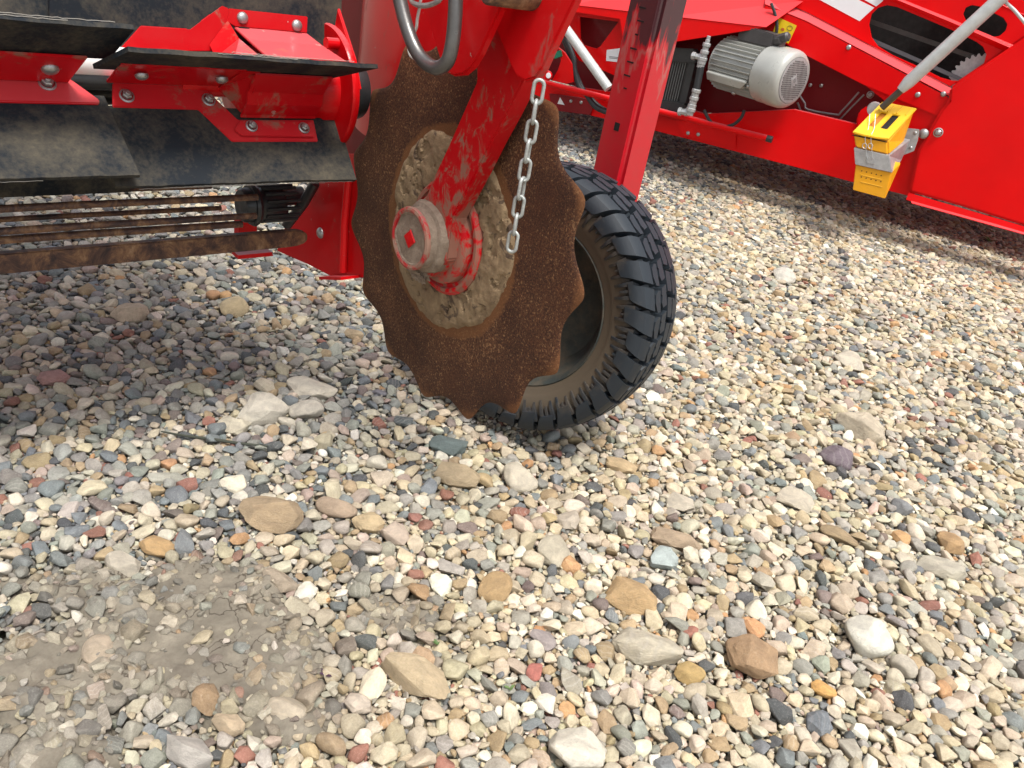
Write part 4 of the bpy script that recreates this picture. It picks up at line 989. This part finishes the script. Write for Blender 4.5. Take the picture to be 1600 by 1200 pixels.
strip('guide_rail', [[fp(1355, 56, -.08), fp(1510, 124, -.08)], [fp(1353, 62, -.08), fp(1508, 130, -.08)]], simple('grey_rail', (.10, .11, .12), .5), G, .01)
def sprocket():
    c = fp(1527, 128, -.12); bm = bmesh.new(); out = []
    for k in range(120):
        t = 2 * math.pi * k / 120; r = .122 + .006 * (1 if k % 4 < 2 else -1); out.append(c + fA * r * math.cos(t) + UP * r * math.sin(t))
    return plate('sprocket', out, fB, .008, M['galv'], G, bevel=0)
sprocket()
# hood
hood = strip('hood', [[fp(845, 0, .12), fp(895, 8, .12), fp(1050, 26, .12), fp(1197, 43, .12)], [fp(845, -40, -.05), fp(900, -35, -.05), fp(1060, -25, -.05), fp(1256, 2, -.05)], [fp(845, -120, -.3), fp(900, -120, -.3), fp(1060, -120, -.3), fp(1290, -60, -.3)]], M['red'], G, .003)
fpl('hood_face', [(846, 0), (896, 8), (1050, 26), (1197, 43), (1130, 54), (1046, 67), (1000, 74), (975, 72), (968, 30), (905, 20), (846, 14)], .119, .004, M['red'], par=hood)
lp_ = fpl('left_panel', [(846, 5), (1010, 22), (1030, 90), (1000, 128), (960, 118), (930, 105), (905, 95), (880, 60), (846, 50)], .04, .01, M['red'], [[(906, 26), (966, 34), (938, 72), (932, 76), (912, 70), (907, 60)]])
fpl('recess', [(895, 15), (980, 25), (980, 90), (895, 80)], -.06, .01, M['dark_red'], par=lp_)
fpl('information_plate', [(948, 78), (971, 75), (973, 98), (947, 95)], .0425, .002, M['white'], par=lp_, bevel=0)
for yy in (88.5, 90.5): fpl('printed_line', [(952, yy - .4), (969, yy + 1.2), (969, yy + 2.0), (952, yy + .4)], .0432, .0005, M['void'], par=lp_, bevel=0)
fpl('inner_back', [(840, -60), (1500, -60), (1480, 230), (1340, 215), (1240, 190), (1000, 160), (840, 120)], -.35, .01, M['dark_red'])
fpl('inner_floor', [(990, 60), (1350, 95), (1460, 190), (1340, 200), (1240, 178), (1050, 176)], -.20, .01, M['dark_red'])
_bk = [F.P(a, -1.7, z) for a, z in ((-3.2, .12), (1.9, .12), (1.9, 1.25), (-3.2, .85))]; _fr = [F.P(a, -.37, z) for a, z in ((-3.2, .12), (1.9, .12), (1.9, 1.25), (-3.2, .85))]
hexa('conveyor_body', _fr, _bk, M['red'], G, .01)
# silver tube, hoses, small fittings on the left
st_ = tube('support_tube', [fp(872, 28, .16), fp(951, 138, .16)], .0265, M['pipe'], G, 24)
tube('hydraulic_hose', [fp(x, y, .08) for x, y in [(884, 60), (896, 90), (898, 110), (905, 135), (918, 150), (932, 168), (960, 178), (1000, 186)]], .016, M['hose'], G, 12, 5)
tube('hydraulic_hose', [fp(x, y, .06) for x, y in [(878, 55), (888, 80), (902, 120), (915, 145), (945, 172), (985, 180)]], .014, M['hose'], G, 12, 5)
fpl('hose_bracket', [(872, 74), (882, 82), (894, 100), (896, 128), (884, 131), (862, 126), (872, 108), (876, 95)], .10, .02, M['red'])
lathe('gauge', [(0, 0), (.026, 0), (.028, .01), (.024, .02), (0, .02)], fp(857, 118, .14), fB, M['red'], G, 24)
lathe('gauge_face', [(0, 0), (.016, 0), (.015, .003), (0, .004)], fp(857, 118, .162), fB, M['white'], G, 20)
fpl('quick_coupler', [(863, 84), (875, 78), (877, 88), (866, 92)], .12, .02, M['green'])
tri = fpl('warning_triangle', [(875, 152), (882, 164), (871, 162)], .022, .001, M['white'], par=beam, bevel=0)
# guard rail
gr = tube('guard_tube', [fp(838, 126, .10), fp(1020, 171, .10), fp(1090, 189, .10), fp(1198, 216, .10)], .0165, M['red'], G, 18)
e0 = fp(1198, 216, .10); e1 = fp(1209, 219, .10); tube('end_plug', [e0, e0 + (e1 - e0).normalized() * .03], .0175, M['black_metal'], gr, 18)
# oil cooler
ck = [(1036, 72), (1078, 78), (1090, 90), (1070, 182), (1024, 174), (1012, 165)]
cool = fpl('oil_cooler', [(1000, 72), (1080, 76), (1090, 84), (1069, 183), (990, 168)], .02, .10, M['black_metal'], bevel=.004)
fpl('tank', [(1000, 72), (1082, 76), (1091, 84), (1086, 100), (1000, 92)], .05, .05, M['black_metal'], par=cool, bevel=.006)
fpl('tank', [(988, 150), (1064, 160), (1070, 163), (1065, 184), (984, 168)], .05, .05, M['black_metal'], par=cool, bevel=.006)
fm = simple('cooler_fin', (.16, .17, .17), .4, .6)
for k in range(15):
    x = 1016 + k * 3.9; fpl('fin', [(x + 1, 95), (x + 2.4, 95.2), (x - 12.6, 158), (x - 14, 157.8)], .028, .012, fm, par=cool, bevel=0)
fpl('cooler_side', [(1077, 98), (1086, 100), (1071, 162), (1061, 160)], .045, .03, M['black_metal'], par=cool)
# hydraulic fittings
def fitting(p0, p1, v, rs):
    a, b = fp(*p0, v), fp(*p1, v); d = (b - a); L_ = d.length; d.normalize(); bm = bmesh.new(); n_ = len(rs); prof = []
    for i, r in enumerate(rs):
        prof += [(r * .9, L_ * i / n_), (r, L_ * (i + .12) / n_), (r, L_ * (i + .88) / n_), (r * .9, L_ * (i + 1) / n_)]
    add_lathe(bm, [(0, 0)] + prof + [(0, L_)], a, d, 8); return finish('hose_fitting', bm, M['galv'], G, False)
fitting((1108, 56), (1094, 106), .16, [.010, .012, .021, .016, .022, .016, .024, .022, .020])
fitting((1081, 87), (1103, 91), .15, [.020, .015, .022, .018])
fitting((1089, 139), (1077, 180), .16, [.024, .020, .024, .020, .023, .026, .020])
fitting((1060, 174), (1080, 176), .15, [.022, .016, .020, .016])
tube('rubber_hose', [fp(1095, 104, .16), fp(1092, 120, .16), fp(1088, 140, .16)], .019, M['hose'], G, 14)
# electric motor
MA = Vector((math.sin(math.radians(138)), math.cos(math.radians(138)), 0)); mc = fp(1240, 126, .18); MR = .142
mb = MA.cross(UP).normalized()
mot = lathe('motor_body', [(0, -.50), (.06, -.50), (.085, -.48), (.118, -.46), (.118, -.17), (.05, -.165), (0, -.165)], mc, MA, M['motor'], G, 48)
mot['label'] = 'finned grey electric motor body'
lathe('fan_cover', [(0, -.165), (.125, -.175), (.136, -.168), (.140, -.155), (.140, -.105), (.142, -.100), (.142, -.040), (.137, -.018), (.126, -.004), (.112, .0), (.109, -.003), (0, -.003)], mc, MA, M['motor'], mot, 64)
for k in range(34):
    t = 2 * math.pi * k / 34; d = UP * math.cos(t) + mb * math.sin(t); w_ = MA.cross(d)
    if math.cos(t) > .93 and False: continue
    r1 = .136 if not (abs(t - math.pi) < .1) else .13
    hexa('cooling_fin', [mc + MA * -.455 + d * .112 - w_ * .0022, mc + MA * -.175 + d * .112 - w_ * .0022, mc + MA * -.175 + d * r1 - w_ * .0014, mc + MA * -.44 + d * r1 - w_ * .0014],
         [mc + MA * -.455 + d * .112 + w_ * .0022, mc + MA * -.175 + d * .112 + w_ * .0022, mc + MA * -.175 + d * r1 + w_ * .0014, mc + MA * -.44 + d * r1 + w_ * .0014], M['motor'], mot, 0)
# mounting pad on the flank facing us
pd = (-mb if (-mb).dot(CAMP - mc) > 0 else mb); dd_ = (pd * .80 + UP * -.45).normalized(); uu = MA.cross(dd_).normalized(); uu = uu if uu.z > 0 else -uu
for s_, c_ in ((.118, .026), (.146, .010)):
    hexa('mounting_pad', [mc + MA * a + dd_ * (s_ + .006) + uu * h for a, h in ((-.44, -c_ - .012), (-.21, -c_ - .012), (-.18, c_), (-.18, c_ + .012), (-.44, c_ + .012))],
         [mc + MA * a + dd_ * (s_ - .03) + uu * h for a, h in ((-.44, -c_ - .012), (-.21, -c_ - .012), (-.18, c_), (-.18, c_ + .012), (-.44, c_ + .012))], M['motor'], mot, .003)
bolt(mc + MA * -.30 + (pd * .35 - UP * .93).normalized() * .138, (pd * .35 - UP * .93).normalized(), .014, mot)
bolt(mc + MA * -.17 + (pd * .86 - UP * .5).normalized() * .141, (pd * .86 - UP * .5).normalized(), .008, mot)
# grille with slots, real openings suggested by dark inset bars
gm = simple('grille_metal', (.36, .36, .36), .5, .2)
gr_ = lathe('fan_grille', [(0, -.002), (.108, -.002), (.109, .0015), (.104, .003), (0, .003)], mc, MA, gm, mot, 56)
bmg = bmesh.new(); gd = (mb if mb.dot(CAMP - mc) < 0 else -mb)
e1_ = (UP * .83 + mb * .55).normalized(); e2_ = MA.cross(e1_)
for i in range(-11, 12):
    for j in range(-9, 10):
        u_, v_ = i * .0092, j * .0118 + (.0059 if i % 2 else 0)
        if u_ * u_ + v_ * v_ > .098 ** 2 or (abs(u_) < .022 and abs(v_) < .024): continue
        c = mc + MA * .0034 + e2_ * u_ + e1_ * v_
        vs = [bmg.verts.new(c + e2_ * sx_ * .0026 + e1_ * sy_ * .0046 + (e2_ * sy_ * .0008)) for sx_, sy_ in ((-1, -1), (1, -1), (1, 1), (-1, 1))]; bmg.faces.new(vs)
g_ = finish('vent_slots', bmg, M['motor_dark'], mot, False); g_['kind'] = 'stuff'
plate('badge', [mc + MA * .005 + e2_ * sx_ * .018 + e1_ * sy_ * .018 for sx_, sy_ in ((-1, -1), (1, -1), (1, 1), (-1, 1))], MA, .002, gm, mot, bevel=.0005)
bm9 = bmesh.new()
for i in (-1, 0, 1):
    for j in (-1, 0, 1):
        if i == 0 and j == 0: continue
        c = mc + MA * .0056 + e2_ * i * .005 + e1_ * j * .006; bm9.faces.new([bm9.verts.new(c + e2_ * a * .0017 + e1_ * b * .002) for a, b in ((-1, -1), (1, -1), (1, 1), (-1, 1))])
finish('badge_mark', bm9, M['motor_dark'], mot, False)
tb = mc + MA * -.24 + UP * .15
dkg = simple('dark_grey_casting', (.075, .07, .07), .5, .2)
hexa('terminal_box', [tb + MA * a + pd * .06 + UP * h for a, h in ((-.13, -.03), (.09, -.03), (.09, .035), (-.13, .05))], [tb + MA * a - pd * .06 + UP * h for a, h in ((-.13, -.03), (.09, -.03), (.09, .035), (-.13, .05))], dkg, mot, .006)
for k_, q in enumerate([(.10, .01), (.13, .03)]): lathe('cable_gland', [(0, -.03), (.020, -.03), (.024, -.01), (.024, .02), (.014, .03), (0, .03)], tb + MA * q[0] + pd * .03 + UP * q[1], (MA + UP * .4).normalized(), dkg, mot, 8)
tube('power_cable', [fp(x, y, .05) for x, y in [(1210, 62), (1214, 45), (1212, 25), (1205, 5)]], .008, M['hose'], G, 8, 4)
tube('loose_cable', [fp(x, y, .10) for x, y in [(1100, 172), (1110, 190), (1125, 198), (1145, 195), (1158, 184), (1163, 172)]], .009, M['hose'], G, 8, 5)
# warning sticker
sk = fpl('warning_sticker', [(1216, 27), (1245, 40), (1232, 68), (1206, 54)], .0215, .0012, simple('yellow_vinyl', (.80, .56, .01), .4), par=inc, bevel=0)
for (cx, cy, r_, m_) in [(1223, 46, 2.6, simple('orange_print', (.55, .12, .02), .5)), (1234, 44, 4.2, None), (1229, 57, 4, None)]:
    if m_: fpl('printed_mark', [(cx + r_ * math.cos(t) * (1 + .25 * (k % 2)), cy + r_ * math.sin(t)) for k, t in enumerate(np.linspace(0, 6.283, 9)[:-1])], .0225, .0005, m_, par=inc, bevel=0)
    else: tube('printed_ring', [fp(cx + r_ * math.cos(t), cy + r_ * .9 * math.sin(t), .0222) for t in np.linspace(0, 6.2, 18)], .0010, M['motor_dark'], inc, 4)
# bolts
for (x, y, v, r, k) in [(1326, 74, .02, .0125, 'dome'), (1434, 148, .02, .013, 'dome'), (1474, 147, .02, .013, 'dome'), (1466, 207, .05, .022, 'nut'), (1443, 209, .05, .024, 'dome'), (1360, 148, -.10, .018, 'nut'), (1283, 134, -.18, .01, 'dome'), (1266, 133, -.18, .01, 'dome')]:
    bolt(fp(x, y, v), fB, r, inc, k)
# brake lines in the dark bay
bl = simple('bare_steel_line', (.32, .31, .31), .4, .6)
tube('steel_line', [fp(x, y, -.10) for x, y in [(1250, 150), (1258, 162), (1262, 171), (1306, 179), (1314, 175), (1342, 144)]], .005, bl, G, 8, 3)
tube('steel_line', [fp(x, y, -.12) for x, y in [(1246, 160), (1252, 175), (1256, 182)]], .005, bl, G, 8, 3)
tube('steel_line', [fp(x, y, -.14) for x, y in [(1312, 187), (1330, 168), (1350, 148)]], .0045, bl, G, 8)
fpl('pivot_boss', [(1338, 188), (1342, 174), (1352, 167), (1364, 166), (1372, 175), (1372, 200), (1338, 200)], .012, .03, M['red'], bevel=.008)
for k in range(7): bolt(fp(1428 + k * 4.4 + random.uniform(-2, 2), 180 + k * 1.6 + random.uniform(-4, 5), .0), fB, .008, inc, 'dome', 'chain_roller')
# prop strut
strut = tube('prop_strut', [fp(1407, 141, .22), fp(1420, 128, .22), fp(1562, -2, .22), fp(1640, -70, .22)], [.020, .030, .030, .030], M['pipe'], G, 24)
tube('strut_rod', [fp(1378, 168, .20), fp(1410, 139, .22)], .0165, simple('dark_rod', (.10, .085, .07), .5, .4, dust=.2), G, 14)
tube('stay_rod', [fp(1563, -4, .20), fp(1585, 16, .20), fp(1612, 48, .20)], .0075, M['pipe'], G, 10)
lathe('strut_eye', [(0, -.02), (.03, -.02), (.034, 0), (.03, .02), (0, .02)], fp(1366, 170, .12), fB, M['galv'], G, 20)
# chock bracket
bk = fpl('chock_bracket', [(1417, 200), (1437, 202), (1434, 220), (1428, 236), (1408, 244), (1404, 225)], .085, .004, M['galv'])
for (x, y) in [(1430, 208), (1423, 231)]: bolt(fp(x, y, .085), fB, .009, bk)
def q4(pts, v): return [fp(x, y, v) for x, y in pts]
hold = hexa('chock_holder', q4([(1334, 231), (1389, 243), (1394, 270), (1336, 257)], .32), q4([(1366, 205), (1423, 218), (1408, 251), (1352, 240)], .10), M['galv'], G, .002)
# wheel chock
wk = thing('wheel_chock', 'yellow plastic wheel chock strapped in a grey metal holder on the far red machine', 'wheel chock', fp(1360, 230, .25))
top_f = q4([(1332, 209), (1387, 220), (1389, 243), (1336, 231)], .318); top_b = q4([(1378, 163), (1429, 173), (1412, 222), (1368, 205)], .13)
def chock_body():
    bm = bmesh.new(); f_ = [bm.verts.new(p) for p in top_f]; b_ = [bm.verts.new(p) for p in top_b]
    for q in ((f_[0], f_[1], f_[2], f_[3]), (b_[3], b_[2], b_[1], b_[0]), (f_[1], b_[1], b_[2], f_[2]), (f_[0], f_[3], b_[3], b_[0]), (f_[3], f_[2], b_[2], b_[3]), (f_[0], b_[0], b_[1], f_[1])): bm.faces.new(q)
    return finish('body', bm, M['amber'], wk, False, .008, 4)
chock_body()
# top skin with two cut-outs and ribs
def lerp(a, b, t): return a + (b - a) * t
def topP(u, v, h=0):
    nrm_ = (top_f[1] - top_f[0]).cross(top_b[0] - top_f[0]).normalized(); nrm_ = nrm_ if nrm_.z > 0 else -nrm_
    return lerp(lerp(top_f[0], top_f[1], u), lerp(top_b[0], top_b[1], u), v) + nrm_ * h
tn = (top_f[1] - top_f[0]).cross(top_b[0] - top_f[0]).normalized(); tn = tn if tn.z > 0 else -tn
plate('top_skin', [topP(u, v, .012) for u, v in ((-.01, .0), (.3, -.03), (.7, -.03), (1.01, .0), (1.02, .5), (1.04, 1.03), (-.02, 1.03), (-.02, .5))], tn, .010, M['yellow'], wk,
      [[topP(u, v, .012) for u, v in ((.22, .27), (.40, .27), (.40, .72), (.22, .72))], [topP(u, v, .012) for u, v in ((.56, .27), (.76, .27), (.76, .72), (.56, .72))]], bevel=.003)
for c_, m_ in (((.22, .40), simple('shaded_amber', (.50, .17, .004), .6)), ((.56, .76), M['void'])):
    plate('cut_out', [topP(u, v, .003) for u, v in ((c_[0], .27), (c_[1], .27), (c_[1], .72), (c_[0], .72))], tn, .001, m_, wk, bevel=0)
for k in range(4): tube('rib', [topP(.1 + .27 * k, .76, .013), topP(.1 + .27 * k, 1.0, .013)], .0035, M['yellow'], wk, 8)
plate('seam', [topP(0, 0, 0) + fB * .002 - UP * .004, topP(1, 0, 0) + fB * .002 - UP * .004, topP(1, 0, 0) + fB * .002 - UP * .008, topP(0, 0, 0) + fB * .002 - UP * .008], fB, .003, M['void'], wk, bevel=0)
low_ = hexa('lower_block', q4([(1337, 257), (1393, 269), (1383, 311), (1332, 297)], .312), q4([(1352, 242), (1408, 254), (1392, 290), (1345, 280)], .22), M['amber'], wk, .003)
for r_ in range(2):
    for k in range(5):
        c = fp(1346.5 + k * 7.6 - r_ * .6, 267 + k * 1.8 + r_ * 9.5, .3125)
        lathe('moulded_hole', [(0, 0), (.0028, 0), (.0028, .001), (0, .001)], c, fB, M['void'], wk, 8)
for yy in (273, 284): tube('moulded_line', [fp(1345, yy, .313), fp(1378, yy + 8, .313)], .0012, simple('yellow_edge', (.85, .5, .02), .5), wk, 6)
for xo in (0, 9):
    tube('retaining_wire', [fp(1359 + xo, 178 - xo * 0, .24), fp(1357 + xo, 200, .29), fp(1352 + xo, 213, .323), fp(1353 + xo, 232, .325), fp(1355 + xo, 248, .325)], .0014, M['galv'], wk, 6, 4)
for xo in (0, 9): tube('wire_ring', [fp(1351 + xo + 3.5 * math.cos(t), 228 + 4 * math.sin(t), .328) for t in np.linspace(0, 6.28, 14)], .0016, M['galv'], wk, 6)
plate('latch_plate', q4([(1353, 245), (1367, 248), (1367, 257), (1354, 255)], .3235), fB, .002, M['galv'], wk, bevel=.0006)

# ================================================================== SMALL THINGS ON THE GRAVEL
tw = [ground(x, y, .018) for x, y in [(252, 674), (290, 681), (330, 686), (370, 692), (418, 697)]]
o = tube('twig', tw, [.0015, .0026, .0034, .003, .0015], simple('dark_bark', (.05, .055, .04), .8), None, 8, 4); o['label'] = 'thin dark twig lying on the gravel left of the disc'; o['category'] = 'twig'
def leafplant(name, px, py, n, ln, cols, label):
    g = ground(px, py, .004); bm = bmesh.new(); rr_ = random.Random(px)
    for k in range(n):
        a = rr_.random() * 6.28; d = Vector((math.cos(a), math.sin(a), rr_.uniform(.5, 1.4))).normalized(); s_ = d.cross(UP).normalized(); l_ = ln * rr_.uniform(.6, 1.1); w_ = l_ * rr_.uniform(.14, .22)
        pts = []
        for t, q in ((0, .15), (.35, 1), (.7, .8), (1, .02)):
            c = g + d * l_ * t - UP * l_ * .35 * t * t; pts.append((bm.verts.new(c - s_ * w_ * q), bm.verts.new(c + UP * w_ * -.25), bm.verts.new(c + s_ * w_ * q)))
        for p0, p1 in zip(pts, pts[1:]): bm.faces.new((p0[0], p0[1], p1[1], p1[0])); bm.faces.new((p0[1], p0[2], p1[2], p1[1]))
    bmesh.ops.recalc_face_normals(bm, faces=bm.faces); bmesh.ops.solidify(bm, geom=list(bm.faces), thickness=.0004)
    o = finish(name, bm, cols, None, True); o['label'] = label; o['category'] = 'plant'
leafplant('weed', 508, 1055, 7, .016, simple('purple_leaf', (.06, .025, .055), .6), 'tiny dark purple seedling at the edge of the bare earth')
leafplant('weed', 684, 1008, 4, .014, simple('green_leaf', (.07, .13, .03), .6), 'tiny green seedling above the widest tan stone')
leafplant('weed', 797, 1076, 5, .012, simple('pale_leaf', (.12, .19, .06), .6), 'tiny pale green sprout near the red triangular stone')
leafplant('weed', 1545, 378, 7, .06, simple('grass_blade', (.10, .15, .04), .6), 'small tuft of grass below the far red machine')
